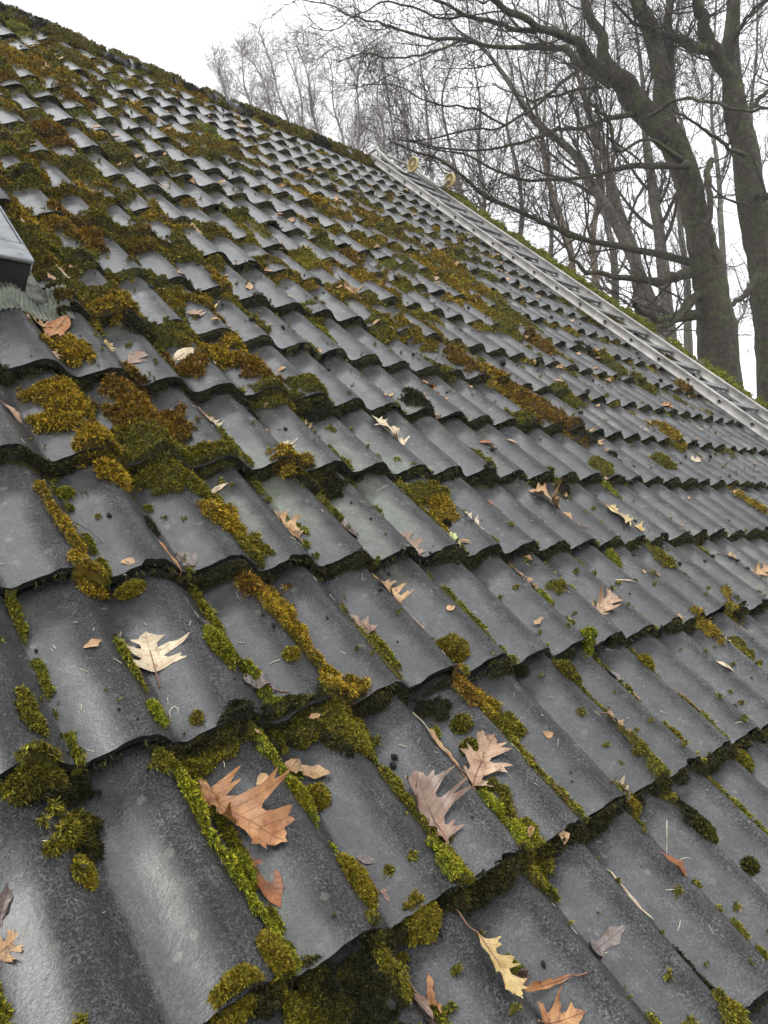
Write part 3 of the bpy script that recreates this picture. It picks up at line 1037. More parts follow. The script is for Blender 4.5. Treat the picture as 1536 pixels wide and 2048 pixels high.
nl /= np.linalg.norm(nl, axis=1, keepdims=True)
nw = nl @ ROOF2W.T
size = .0029 + .0014 * Sr[:, 5]
size = size * (0.75 + .9 * vnoise(Sr[:, 0], Sr[:, 1], .06, 21) ** 2) * (1 + .55 * np.clip(Sr[:, 6] / (Sr[:, 7] + 1e-6) - 1.0, 0, 1) * 1.2)
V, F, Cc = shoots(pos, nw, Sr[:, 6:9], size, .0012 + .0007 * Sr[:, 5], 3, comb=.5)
# fringe hanging under the butt edges
fr_u, fr_v, fr_n, fr_s = [], [], [], []
for r in range(-3, 16):
    for _ in range(1):
        nn = 5200 if r < 3 else 2600
        uu = RNG.uniform(.2, 6.33, nn)
        g = vnoise(uu, uu * 0 + r * 7.7, .02, 30) * .6 + vnoise(uu, uu * 0 + r * 3.3, .12, 31) * .5
        uu = uu[g > .42]
        vv = np.full(len(uu), r * GAUGE - .001) - RNG.random(len(uu)) * .004
        fr_u.append(uu)
        fr_v.append(vv)
        fr_n.append(prof(uu) - .002 - RNG.random(len(uu)) * .022)
fu, fv, fn = np.concatenate(fr_u), np.concatenate(fr_v), np.concatenate(fr_n)
mk = frustum_mask(fu, fv) & window_mask(fu, fv)
fu, fv, fn = fu[mk], fv[mk], fn[mk]
fd = np.sqrt((fu - CAM_UVN[0]) ** 2 + (fv - CAM_UVN[1]) ** 2 + .7)
fpos = W3a(fu, fv, fn)
fnr = np.tile(np.array(W3(0, -1, -.1) - W3(0, 0, 0)), (len(fu), 1))
fc = MC[DARK][None] * (.5 + 1.2 * RNG.random((len(fu), 1))) + MC[GREEN][None] * .25 * RNG.random((len(fu), 1)) ** 2
V2, F2, C2 = shoots(fpos, fnr, fc, .004 + .0014 * fd, .0014 + .0009 * fd, 4)
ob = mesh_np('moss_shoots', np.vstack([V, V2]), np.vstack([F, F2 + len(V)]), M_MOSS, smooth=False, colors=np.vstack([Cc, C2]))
tag(ob, 'fine leafy moss shoots standing on the moss mats of the roof', 'moss', kind='stuff')


# moss on the ridge caps
def ridge_moss():
    us = np.arange(.8, 6.35, .012)
    an = np.linspace(-.15, math.pi * .85, 34)
    U, A = np.meshgrid(us, an, indexing='ij')
    n1 = vnoise(U, A * .12, .16, 41) * .5 + vnoise(U, A * .12, .05, 42) * .5
    thin = np.exp(-((A - .75) / .55) ** 2)          # the flank towards the camera shows bare tile in places
    q = np.clip((n1 - .36 - .1 * thin) / .2, 0, 1)
    lump = 1.1 - .5 * cells(U, A * .12, .05, 5)
    R_ = .112 + np.where(q > 0, .004 + .022 * np.sqrt(q) * lump, -.01)
    Y = apex_w.y - R_ * np.cos(A)
    Z = apex_w.z - .045 + R_ * np.sin(A) * .97
    P = np.stack([U, Y, Z], -1)
    k = q > 0
    fm = k[:-1, :-1] | k[1:, :-1] | k[1:, 1:] | k[:-1, 1:]
    i = np.arange(U.size).reshape(U.shape)
    F = np.stack([i[:-1, :-1], i[1:, :-1], i[1:, 1:], i[:-1, 1:]], -1)[fm]
    cn = vnoise(U, A * .1, .1, 44)[..., None]
    dk = (cells(U, A * .12, .3, 8) < .33)[..., None]
    C = MC[GREEN] * .8 * (1 - cn) + (MC[GOLD] * .35 + MC[DARK] * .65) * cn
    C = np.where(dk, MC[DARK] * 1.1, C)
    sel = k
    nrm = np.stack([np.zeros(U.shape), -np.cos(A), np.sin(A)], -1)
    rp = np.repeat(np.nonzero(sel.ravel())[0], 2)
    pos = P.reshape(-1, 3)[rp] + RNG.normal(0, .004, (len(rp), 3))
    V2, F2, C2 = shoots(pos, nrm.reshape(-1, 3)[rp], C.reshape(-1, 3)[rp], np.full(len(rp), .015), np.full(len(rp), .006), 9)
    o = mesh_np('ridge_moss', np.vstack([P.reshape(-1, 3), V2]), [F, F2 + U.size], M_MOSS, colors=np.vstack([C.reshape(-1, 3), C2]))
    tag(o, 'lumpy dark green moss crowning the ridge tiles', 'moss', kind='stuff')


ridge_moss()


# ------------------------------------------------------------------ distinct moss cushions
def cushion(px, py, ru, rv, h, c, label, tipc=None, seed=0, dens=1.0, n0=.012):
    u, v = on_roof(px, py, n0 + h * .4)
    rg = np.random.default_rng(900 + seed)
    root = roof_empty('moss_cushion', u, v, 0)
    tag(root, label, 'moss', group='round moss cushions on the tiles')
    th, phn = 40, 16
    T = np.linspace(0, 2 * np.pi, th, endpoint=False)
    P = np.linspace(0, .62 * np.pi, phn)
    TT, PP = np.meshgrid(T, P, indexing='ij')
    ln = vnoise(np.cos(TT) * np.sin(PP) + 3 * seed, np.sin(TT) * np.sin(PP), .28, 50 + seed) - .5
    rr = 1 + .34 * ln + .12 * (vnoise(TT * 3, PP * 3 + seed, .6, 51) - .5)
    x = ru * rr * np.sin(PP) * np.cos(TT)
    y = rv * rr * np.sin(PP) * np.sin(TT)
    s0 = surf(u + x * .85, v + y * .85)
    sm = float(surf(u, v))
    z = np.maximum(h * rr * np.cos(PP) + np.minimum(sm, s0) * .75 + .25 * s0, s0 - .012)
    Vb = np.stack([x, y, z], -1).reshape(-1, 3)
    i = np.arange(th * phn).reshape(th, phn)
    j = np.roll(i, -1, 0)
    F = np.stack([i[:, :-1], i[:, 1:], j[:, 1:], j[:, :-1]], -1).reshape(-1, 4)
    col = MC[c]
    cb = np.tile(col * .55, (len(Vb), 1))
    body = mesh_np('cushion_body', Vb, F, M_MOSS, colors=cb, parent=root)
    dist = math.dist((u, v), CAM_UVN[:2]) + .5
    n = int(dens * 17000 * (ru * rv / .0009) ** .9 / max(1, dist) ** 1.4)
    n = min(max(n, 1500), 14000)
    k = rg.integers(0, th, n)
    zz = rg.random(n) * 1.28 - .28
    pk = np.clip((np.arccos(np.clip(zz, -1, 1)) / (.62 * np.pi) * (phn - 1)).astype(int), 0, phn - 1)
    base = Vb.reshape(th, phn, 3)[k, pk] + rg.normal(0, .0012, (n, 3))
    a, p = T[k] + rg.random(n) * .15, P[pk]
    nr = np.stack([np.sin(p) * np.cos(a), np.sin(p) * np.sin(a), np.cos(p) + .25], -1)
    nr /= np.linalg.norm(nr, axis=1, keepdims=True)
    # work in the roof frame: shoots() combs along world down, so turn it off
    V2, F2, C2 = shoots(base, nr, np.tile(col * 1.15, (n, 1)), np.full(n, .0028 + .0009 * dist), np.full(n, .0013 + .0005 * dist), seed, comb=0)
    if tipc is not None:
        t = C2.reshape(-1, 4, 3)
        m = rg.random(len(t)) < .45
        t[m, 3] = MC[tipc] * 1.3
        t[m, 2] = MC[tipc]
        C2 = t.reshape(-1, 3)
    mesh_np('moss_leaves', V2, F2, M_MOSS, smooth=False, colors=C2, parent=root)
    return root


CUSH = [
    (852, 1815, .024, .030, .026, GREEN, 'large dome of golden-tipped moss bulging over the tile edge beside two lower oak leaves', GOLD),
    (718, 1755, .022, .038, .022, GREEN, 'oblong golden-green moss cushion midway down the seam, right of the russet leaf', GOLD),
    (472, 1995, .024, .020, .020, GREEN, 'round golden moss tuft under the tile edge at the bottom of the photo', GOLD),
    (548, 1925, .020, .030, .020, GREEN, 'moss lump ending the long bright seam above the bottom tile edge', GOLD),
    (912, 1285, .034, .030, .026, GREEN, 'solitary broad moss cushion with reddish left edge on the middle of a tile', BROWN),
    (440, 1290, .020, .040, .022, BRIGHT, 'long lime-green moss cushion beneath a dark curled leaf', GREEN),
    (1278, 1590, .024, .020, .024, GREEN, 'neat round moss ball touching the small pale curled leaf', GOLD),
    (1296, 1320, .026, .018, .020, GREEN, 'low dark green moss dome right of centre below a mossy tile edge', GOLD),
    (1140, 1340, .024, .036, .026, GREEN, 'tall dark moss cushion hanging below a stepped tile edge', DARK),
    (1175, 1282, .018, .022, .024, BRIGHT, 'bright green moss finger lying across a tile edge', BRIGHT),
    (648, 1570, .018, .018, .018, GREEN, 'small round moss tuft just below the torn tan leaf', GOLD),
    (605, 1580, .014, .030, .018, BRIGHT, 'moss sausage in the seam touching the torn tan leaf', GOLD),
    (930, 1438, .016, .014, .013, GREEN, 'small dark moss button left of the feathery moss tuft', DARK),
    (950, 1482, .014, .013, .014, GREEN, 'little blackish green moss button above the pale pink oak leaf', DARK),
    (577, 1319, .012, .010, .010, GREEN, 'tiny golden moss tuft alone on the tile above the grey oak leaf', GOLD),
    (312, 1425, .010, .020, .013, BRIGHT, 'bright small moss tuft in a groove left of the dark loop of twig', BRIGHT),
    (270, 1158, .022, .014, .016, GREEN, 'round moss bump under the tile edge right of the trailing golden moss', GOLD),
    (138, 960, .016, .014, .012, BRIGHT, 'small fresh green moss tuft near the left edge under a dark tile lip', GREEN),
    (500, 1720, .010, .030, .014, BRIGHT, 'bright moss strip segment left of the russet leaf', BRIGHT),
    (915, 1745, .016, .030, .018, BRIGHT, 'bright green moss ridge at the foot of the grey-brown oak leaf', GOLD),
    (170, 1742, .013, .018, .010, GREEN, 'small golden star moss tuft at the left in the lower groove', GOLD),
    (1405, 1655, .022, .026, .016, DARK, 'flat blackish moss cushion right of the round moss ball', GREEN),
    (1500, 1500, .020, .030, .022, GREEN, 'moss bulge over the tile edge at the right border', GREEN),
    (1352, 1468, .008, .020, .010, GREEN, 'little elongated moss tuft on a crest right of the folded beige leaf', GOLD),
    (897, 1042 - 2, .012, .010, .012, DARK, 'tiny dark moss ball beside the pale toothed oak leaf', DARK),
    (1515, 1720, .014, .012, .010, DARK, 'small dark moss tuft near the right border in the lower half', GREEN),
]
for k, cdef in enumerate(CUSH):
    cushion(*cdef[:7], tipc=cdef[7], seed=k)


# ------------------------------------------------------------------ fallen leaves
LM = {
    'tan': leaf_material('leaf_tan', (0.44, 0.26, 0.12), (0.62, 0.43, 0.24)),
    'pale': leaf_material('leaf_pale', (0.60, 0.48, 0.32), (0.78, 0.68, 0.50), spot=(.25, .14, .07)),
    'orange': leaf_material('leaf_orange', (0.42, 0.17, 0.05), (0.62, 0.36, 0.17), spot=(.16, .06, .02)),
    'russet': leaf_material('leaf_russet', (0.30, 0.10, 0.028), (0.48, 0.20, 0.07)),
    'grey': leaf_material('leaf_grey', (0.17, 0.14, 0.13), (0.30, 0.26, 0.24), .3),
    'greybrown': leaf_material('leaf_grey_brown', (0.26, 0.17, 0.12), (0.42, 0.31, 0.24), .3, (.3, .12, .05)),
    'yellow': leaf_material('leaf_yellow', (0.66, 0.47, 0.18), (0.78, 0.62, 0.32), spot=(.30, .15, .04)),
    'pink': leaf_material('leaf_pinkish', (0.42, 0.26, 0.16), (0.60, 0.44, 0.31)),
    'lime': leaf_material('leaf_yellow_green', (0.52, 0.58, 0.24), (0.66, 0.70, 0.38), spot=(.4, .35, .15)),
    'dark': leaf_material('leaf_dark', (0.06, 0.035, 0.03), (0.13, 0.08, 0.07), .25),
}
OAK = [(.03, .0), (.05, .03), (.11, .07), (.17, .24), (.20, .34), (.225, .22), (.29, .27), (.27, .13), (.28, .13), (.35, .14), (.45, .29), (.485, .41), (.535, .31), (.60, .47), (.59, .30),
       (.57, .19), (.59, .13), (.65, .135), (.76, .27), (.80, .36), (.83, .22), (.91, .25), (.87, .12), (.93, .10), (.955, .03)]
MAPLE = [(.03, .0), (.05, .06), (.12, .20), (.15, .40), (.21, .30), (.27, .33), (.28, .17), (.33, .16), (.47, .35), (.58, .50), (.56, .30), (.60, .22), (.56, .11), (.68, .12), (.78, .24), (.82, .12), (.90, .08), (.95, .03)]
OVAL = [(.02, .0), (.07, .07), (.15, .14), (.25, .20), (.36, .245), (.48, .265), (.60, .25), (.72, .205), (.82, .15), (.90, .09), (.96, .035)]
NARROW = [(.02, .0), (.10, .05), (.20, .11), (.30, .09), (.42, .15), (.55, .13), (.66, .16), (.78, .09), (.88, .08), (.95, .03)]
SHARD = [(.0, .04), (.1, .18), (.28, .22), (.34, .10), (.55, .13), (.7, .20), (.85, .08), (.96, .04)]
SHAPES = {'oak': OAK, 'maple': MAPLE, 'oval': OVAL, 'narrow': NARROW, 'shard': SHARD}
leaf_no = 0


def fill_outline(poly, h, hole=False):
    """triangulated sheet inside a closed outline: a fine grid whose rim is pulled onto the outline"""
    x0, x1 = poly[:, 0].min() - h, poly[:, 0].max() + h
    y0, y1 = poly[:, 1].min() - h, poly[:, 1].max() + h
    xs, ys = np.arange(x0, x1 + h, h), np.arange(y0, y1 + h, h)
    cx, cy = np.meshgrid(xs[:-1] + h / 2, ys[:-1] + h / 2, indexing='ij')
    a, b = poly, np.roll(poly, -1, 0)
    ins = np.zeros(cx.shape, bool)
    for (ax, ay), (bx, by) in zip(a, b):
        c = (ay > cy) != (by > cy)
        if ay != by:
            ins ^= c & (cx < (bx - ax) * (cy - ay) / (by - ay) + ax)
    ins |= (np.abs(cx) < h * .8) & (cy > 0) & (cy < 1)
    if hole:
        ins &= ((cx - hole[0]) ** 2 + (cy - hole[1]) ** 2) > .0012
    gx, gy = np.meshgrid(xs, ys, indexing='ij')
    used = np.zeros(gx.shape, int)
    for sx in (slice(0, -1), slice(1, None)):
        for sy in (slice(0, -1), slice(1, None)):
            used[sx, sy] += ins
    idx = np.full(gx.shape, -1)
    idx[used > 0] = np.arange((used > 0).sum())
    P = np.column_stack([gx[used > 0], gy[used > 0]])
    rim = used[used > 0] < 4
    R_ = P[rim]
    ab = (b - a)[None]
    t = np.clip(((R_[:, None] - a[None]) * ab).sum(-1) / ((ab ** 2).sum(-1) + 1e-12), 0, 1)
    C_ = a[None] + t[..., None] * ab
    d = ((C_ - R_[:, None]) ** 2).sum(-1)
    k = d.argmin(1)
    near = d[np.arange(len(k)), k] < (1.3 * h) ** 2
    R2 = R_.copy()
    R2[near] = C_[np.arange(len(k)), k][near]
    P[rim] = R2
    I, J = np.nonzero(ins)
    q = np.stack([idx[I, J], idx[I + 1, J], idx[I + 1, J + 1], idx[I, J + 1]], -1)
    tri = np.vstack([q[:, [0, 1, 2]], q[:, [0, 2, 3]]])
    return P, tri


def fall_leaf(a, b, width, shape, colour, label, curl=.25, roll=0.0, lift=.003, stalk=.18, hole=False, seed=None, asym=0.0, grp=None):
    """a = pixel of the stalk end of the blade, b = pixel of its tip"""
    global leaf_no
    leaf_no += 1
    sd = leaf_no * 7 + 3 if seed is None else seed
    rg = random.Random(sd)
    ua, va = on_roof(a[0], a[1], .022)
    ub, vb = on_roof(b[0], b[1], .022)
    L = math.hypot(ub - ua, vb - va)
    Lm = .19 if a[1] > 700 else .13
    if L > Lm:
        mu, mv = (ua + ub) / 2, (va + vb) / 2
        k = Lm / L / 2
        ua, va, ub, vb = mu - (ub - ua) * k, mv - (vb - va) * k, mu + (ub - ua) * k, mv + (vb - va) * k
        L = Lm
    du, dv = (ub - ua) / L, (vb - va) / L
    pts = SHAPES[shape]
    out = []
    for side in (1, -1):
        hp = []
        for (t, w) in pts:
            jt = rg.uniform(-.008, .008) + (.03 * math.sin(t * 3) if side < 0 and w > .03 else 0)
            jw = 1 + rg.uniform(-.16, .16)
            hp.append((t + jt * (w > .06), side * w * jw * (1 + asym * side)))
        if side == 1:
            right = hp
        else:
            left = hp
    poly = [(0.0, 0.0)] + right + [(1.0, 0.0)] + left[::-1]
    # finer outline with small teeth
    fine = []
    for (p, q) in zip(poly, poly[1:] + poly[:1]):
        k = 2
        for s in range(k):
            f = s / k
            off = rg.uniform(-.007, .007) if s else 0
            fine.append((p[1] + (q[1] - p[1]) * f + off, p[0] + (q[0] - p[0]) * f + off))
    px_size = L * FOC / math.dist((ua, va, 0), CAM_UVN)
    co, tri = fill_outline(np.array(fine), 1.0 / (56 if px_size > 110 else 40 if px_size > 50 else 26), hole)
    X, T = co[:, 0], co[:, 1]
    wsc = width * L * (.85 if a[1] > 1300 else 1.05)
    ph = rg.uniform(0, 6.28)
    z = 1.35 * curl * L * (X ** 2 * 2.6 + np.abs(X) ** 3 * 4.5 * np.sin(T * 5 + ph * 2) + .10 * np.sin(T * 7 + ph) * (np.abs(X) + .15) + .12 * (vnoise(X * L + sd, T * L, .22 * L, 60) - .5))
    z += curl * L * .35 * np.clip(T - .55, 0, 1) ** 2 * rg.choice((-.4, 1.2))
    Xw = X * wsc
    if roll:
        rad = max(.0025, wsc * .16 / roll)
        ang = Xw / rad
        ang = np.clip(ang, -math.pi * .9, math.pi * .9)
        Xr = rad * np.sin(ang)
        z = z * .3 + rad * (1 - np.cos(ang))
        Xw = Xr
    z = z - z.min() * .5
    u = ua + du * T * L + dv * Xw
    v = va + dv * T * L - du * Xw
    hm, _ = moss_field(u, v)
    s = surf(u, v) + hm
    # the blade bridges the waves stiffly: blend of the straight chord and the tiles
    cu, cv = ua + du * T * L, va + dv * T * L
    smooth = (surf(cu, cv) + surf(u * .5 + cu * .5, v * .5 + cv * .5) + s) / 3
    n = np.maximum(smooth + z + lift, s + .0012 + .0065 * np.clip(hm / .004, 0, 1))
    n0 = float(n.min())
    root = roof_empty('fallen_leaf', ua, va, n0)
    tag(root, label, 'leaf', group=grp or 'fallen leaves on the roof')
    V = np.stack([u - ua, v - va, n - n0], -1)
    mesh_np('leaf_blade', V, np.array(tri), LM[colour], smooth=True, colors=np.stack([np.abs(X), T, X * 0], -1), parent=root)
    if stalk:
        k = 7
        tt = np.linspace(.55, -stalk, k * 2)
        wob = np.sin(np.linspace(0, 2.2, k * 2) + ph) * .02 * L
        cu = ua + du * tt * L + dv * wob * (tt < 0)
        cv = va + dv * tt * L - du * wob * (tt < 0)
        # follow the blade inside the leaf, the tiles outside
        nn = []
        for a_, b_, t_ in zip(cu, cv, tt):
            if t_ >= 0:
                j = np.argmin((u - a_) ** 2 + (v - b_) ** 2)
                nn.append(n[j] + .0006)
            else:
                nn.append(max(float(surf(a_, b_)) + .0015, nn[-1] - .004))
        P = np.stack([cu - ua, cv - va, np.array(nn) - n0], -1)
        mb_ = MB()
        mb_.tube(P, np.linspace(.0004, .0011, len(P)) * (1 + L * 4), sides=5)
        mb_.build('leaf_stalk', M_STALK, root, smooth=True)
    return root


LEAVES = [
    ((405, 1535), (572, 1690), .95, 'oak', 'orange', 'largest orange-brown oak leaf, glossy, with raised pointed lobes', dict(curl=.42, lift=.008, stalk=0)),
    ((516, 1690), (572, 1800), .85, 'oval', 'russet', 'unlobed russet leaf hanging just below the largest orange oak leaf', dict(curl=.22)),
    ((322, 1322), (300, 1238), 1.5, 'maple', 'pale', 'pale yellow leaf with a small dark hole in its blade', dict(curl=.2, hole=(.12, .62), stalk=.3)),
    ((905, 1685), (835, 1530), .95, 'oak', 'greybrown', 'large wet grey-brown oak leaf with upright pointed lobes', dict(curl=.3, lift=.010, stalk=.35)),
    ((585, 1500), (668, 1535), 1.2, 'shard', 'tan', 'torn tan leaf lying between two round moss tufts', dict(curl=.4, stalk=0, lift=.008)),
    ((932, 1534), (856, 1454), .9, 'narrow', 'tan', 'narrow folded tan leaf pointing up to the left', dict(curl=.6)),
    ((955, 1562), (985, 1472), .95, 'oak', 'pink', 'pale pinkish oak leaf standing above the bright moss strip', dict(curl=.3, lift=.006)),
    ((955, 1862), (1040, 2005), .85, 'oak', 'yellow', 'big golden-yellow oak leaf near the bottom edge with a long upright stalk', dict(curl=.35, lift=.007, stalk=.45)),
    ((880, 1918), (897, 2014), .8, 'narrow', 'orange', 'thin orange curled leaf between a dark rolled leaf and the golden oak leaf', dict(curl=.4, stalk=0)),
    ((812, 1905), (878, 2030), .95, 'narrow', 'greybrown', 'crumpled silvery brown leaf at the bottom, left of the thin orange leaf', dict(curl=.6, stalk=0)),
    ((1030, 1950), (1085, 1925), 1.2, 'shard', 'dark', 'dark purple-brown wet leaf piece right of the golden oak leaf', dict(curl=.15, stalk=0)),
    ((1150, 1948), (1058, 1962), .5, 'narrow', 'orange', 'thin arched tan leaf with a dark red tip near the bottom edge', dict(curl=.6, stalk=.25, lift=.008)),
    ((1100, 2030), (1180, 2015), 1.1, 'maple', 'orange', 'tan-brown oak leaf corner cut by the bottom edge of the photo', dict(curl=.3, stalk=.2)),
    ((1212, 1712), (1312, 1838), .75, 'narrow', 'pale', 'long pale curled leaf with a thin stalk lying down a crest at the right', dict(curl=.45, stalk=.35)),
    ((1325, 1708), (1372, 1757), .8, 'oval', 'russet', 'small curled russet leaf at the lower right', dict(curl=.8, stalk=.1)),
    ((1205, 1885), (1255, 1848), 1.1, 'shard', 'grey', 'small grey triangular leaf piece below the long pale curled leaf', dict(curl=.1, stalk=0)),
    ((-25, 1900), (50, 1855), 1.5, 'oak', 'tan', 'pale tan oak leaf cut by the left edge of the photo', dict(curl=.3, stalk=0)),
    ((-5, 1850), (28, 1740), .9, 'narrow', 'dark', 'dark brown folded leaf at the left edge', dict(curl=.6, stalk=0)),
    ((935, 2048), (860, 2025), .9, 'shard', 'dark', 'black-brown wet leaf cut by the bottom edge below the thin orange leaf', dict(curl=.12, stalk=0)),
    ((1228, 1572), (1274, 1598), 1.0, 'maple', 'pale', 'small pale crumpled leaf touching the round moss ball', dict(curl=.7, stalk=.3, lift=.012)),
    ((1205, 1432), (1285, 1470), .8, 'maple', 'tan', 'folded beige leaf with a dark curled edge at the top of a moss strip', dict(curl=.45, lift=.006)),
    ((1300, 1488), (1336, 1525), .9, 'oak', 'pale', 'small pale toothed leaf on moss below the folded beige leaf', dict(curl=.3, stalk=0)),
    ((1476, 1352), (1430, 1322), .75, 'oval', 'pale', 'slim pale leaf with a long thin stalk at the right', dict(curl=.12, stalk=.5)),
    ((1357, 1385), (1408, 1432), .45, 'shard', 'pink', 'split reddish leaf shard on a wide clean tile at the right', dict(curl=.2, stalk=.2)),
    ((1262, 1384), (1280, 1406), .6, 'narrow', 'orange', 'tiny red-brown leaf scrap above the folded beige leaf', dict(curl=.2, stalk=0)),
    ((1225, 1345), (1250, 1328), 1.3, 'oak', 'grey', 'faint grey translucent oak leaf stuck flat on a tile', dict(curl=.03, stalk=0)),
    ((1198, 1212), (1230, 1194), .8, 'oak', 'pink', 'little pink and tan oak leaf with curled lobes, alone on a clean tile', dict(curl=.4, stalk=0)),
    ((1032, 1132), (1080, 1174), .75, 'oak', 'tan', 'light tan oak leaf beside a thin line of bright moss', dict(curl=.25)),
    ((812, 1193), (765, 1135), 1.3, 'oak', 'tan', 'spiky beige oak leaf with upright tips under a mossy tile edge', dict(curl=.5, stalk=.5, lift=.006)),
    ((760, 1250), (708, 1208), 1.0, 'maple', 'greybrown', 'pale silvery maple-like leaf with a dark stalk in a groove', dict(curl=.2, stalk=.35)),
    ((838, 1212), (846, 1256), .8, 'oval', 'pink', 'small dull pink leaf below the stalk of the spiky beige leaf', dict(curl=.15, stalk=0)),
    ((848, 1102), (802, 1045), 1.0, 'oak', 'greybrown', 'pale washed-out oak leaf with a toothed fan at its lower end', dict(curl=.15, stalk=0)),
    ((890, 1068), (930, 1092), 1.5, 'oval', 'lime', 'only yellow-green leaf, oval and fresh, on the edge of a tile', dict(curl=.1, stalk=.25)),
    ((612, 1062), (550, 1005), .75, 'oak', 'tan', 'tan pointed leaf with a slim stalk, lying over moss left of the grey disc', dict(curl=.25, stalk=.2)),
    ((316, 1078), (370, 1136), .5, 'narrow', 'orange', 'orange-brown sliver of leaf on a crest left of its grey ghost leaf', dict(curl=.3, stalk=0)),
    ((352, 1096), (402, 1110), 1.3, 'oak', 'grey', 'grey see-through leaf stuck beside the orange-brown sliver', dict(curl=.05, stalk=0)),
    ((976, 1062), (925, 1026), .8, 'oak', 'pale', 'pale yellowish jagged leaf sliding down a groove with a thin stalk', dict(curl=.2, stalk=.25)),
    ((1165, 1038), (1058, 975), .65, 'oak', 'tan', 'long ragged tan leaf stretched along a crest in the middle right', dict(curl=.3, stalk=.15)),
    ((1206, 1010), (1298, 1068), .95, 'oak', 'yellow', 'large straw-yellow pointed oak leaf right of the long ragged leaf', dict(curl=.25, stalk=.1)),
    ((972, 998), (986, 1016), .6, 'oval', 'russet', 'tiny bright red-brown leaf scrap on a clean tile', dict(curl=.2, stalk=0)),
    ((700, 1058), (712, 1034), 1.5, 'oval', 'grey', 'grey oval disc-like leaf flat on a tile', dict(curl=.02, stalk=0)),
    ((565, 1372), (490, 1340), .7, 'oak', 'grey', 'dark grey wet oak leaf above the moss-filled tile joint', dict(curl=.25, stalk=.2)),
    ((815, 892), (742, 832), .75, 'oak', 'pale', 'large cream oak leaf with a raised spike in the middle of the photo', dict(curl=.4, lift=.006, stalk=0)),
    ((958, 882), (998, 896), .6, 'oval', 'russet', 'brown and cream mottled small leaf in the middle right', dict(curl=.2, stalk=0)),
    ((1012, 878), (1052, 898), .6, 'oval', 'pink', 'pinkish leaf leading down to a green moss strip', dict(curl=.2, stalk=0)),
    ((838, 758), (890, 788), .7, 'oak', 'orange', 'light orange leaf with two long arms on brown moss', dict(curl=.3, stalk=0)),
    ((835, 774), (853, 798), 1.0, 'maple', 'pink', 'white and pink leaf just below the light orange leaf', dict(curl=.3, stalk=0)),
    ((866, 816), (886, 834), 1.4, 'maple', 'pink', 'pink star-shaped leaf draped over a dark tile edge', dict(curl=.4, stalk=.1)),
    ((1097, 744), (1130, 764), 1.1, 'oval', 'tan', 'tan oval leaf on the moss right of the golden mat', dict(curl=.2, stalk=0)),
    ((1158, 842), (1226, 906), .6, 'oak', 'tan', 'long curved tan leaf running over brown moss at the right', dict(curl=.35, stalk=.1)),
    ((1278, 846), (1300, 860), 1.2, 'shard', 'pale', 'small white crescent leaf below the ladder', dict(curl=.4, stalk=0)),
    ((544, 732), (570, 751), 1.0, 'maple', 'tan', 'sandy tan leaf beside a short upright twig', dict(curl=.2, stalk=.1)),
    ((570, 866), (595, 886), 1.0, 'maple', 'pale', 'cream leaf with an upright stalk on golden moss', dict(curl=.3, stalk=.3)),
    ((420, 808), (447, 833), 1.0, 'oak', 'pale', 'pale toothed leaf at the head of a smooth grey tile', dict(curl=.3, stalk=.1)),
    ((395, 806), (414, 832), .5, 'narrow', 'russet', 'dark orange folded leaf touching the pale toothed leaf', dict(curl=.4, stalk=0)),
    ((402, 592), (446, 616), 1.0, 'maple', 'yellow', 'large yellowish leaf in the upper left middle above a moss clump', dict(curl=.3, stalk=0)),
    ((378, 612), (405, 632), 1.1, 'oak', 'pink', 'pale pink toothed leaf left of the large yellowish leaf', dict(curl=.3, stalk=0)),
    ((704, 592), (684, 562), 1.1, 'maple', 'tan', 'light tan leaf hanging over a tile edge in the upper middle', dict(curl=.3, stalk=.2)),
    ((322, 382), (308, 352), .8, 'maple', 'tan', 'hand-shaped tan leaf standing high on the left of the roof', dict(curl=.15, stalk=0, lift=.01)),
    ((380, 446), (412, 470), .8, 'oval', 'tan', 'pale brown leaf lying right of the big brown moss mat', dict(curl=.2, stalk=0)),
    ((108, 534), (146, 545), 1.0, 'oval', 'pale', 'cream oval leaf on moss beside the roof window', dict(curl=.2, stalk=0)),
    ((66, 628), (112, 634), 1.0, 'oak', 'tan', 'tan leaf lying on the ribbed flashing', dict(curl=.2, stalk=0, lift=.014)),
    ((138, 628), (92, 660), .7, 'oval', 'orange', 'light brown leaf with a long stalk below the ribbed flashing', dict(curl=.25, stalk=.3, lift=.010)),
    ((101, 699), (118, 714), 1.3, 'maple', 'pink', 'small pink leaf at the edge of the large smooth tile on the left', dict(curl=.4, stalk=0)),
    ((208, 672), (227, 692), 1.5, 'maple', 'yellow', 'pale star-shaped leaf at the top of a grey tile', dict(curl=.4, stalk=0)),
    ((250, 712), (290, 704), .8, 'oak', 'greybrown', 'thin silvery leaf with long points beside the star-shaped leaf', dict(curl=.2, stalk=0)),
    ((6, 806), (50, 828), .9, 'oval', 'pink', 'pinkish curled leaf near the left edge above the pale green groove', dict(curl=.4, stalk=.2)),
    ((354, 702), (386, 696), 1.1, 'oval', 'pale', 'small cream oval leaf on brown moss in the left middle', dict(curl=.1, stalk=.1)),
    ((297, 792), (313, 812), 1.2, 'maple', 'pink', 'two-toned pink and cream leaf between two brown moss mats', dict(curl=.4, stalk=0)),
    ((1452, 1108), (1490, 1128), .9, 'oak', 'tan', 'peach oak leaf with an upright stalk near the right edge', dict(curl=.3, stalk=.4)),
    ((1450, 1130), (1480, 1147), 1.2, 'oak', 'pale', 'cream crumpled leaf just below the peach oak leaf', dict(curl=.4, stalk=0)),
    ((1512, 1138), (1536, 1142), 1.0, 'oak', 'tan', 'tan leaf touching the right edge level with the peach oak leaf', dict(curl=.3, stalk=0)),
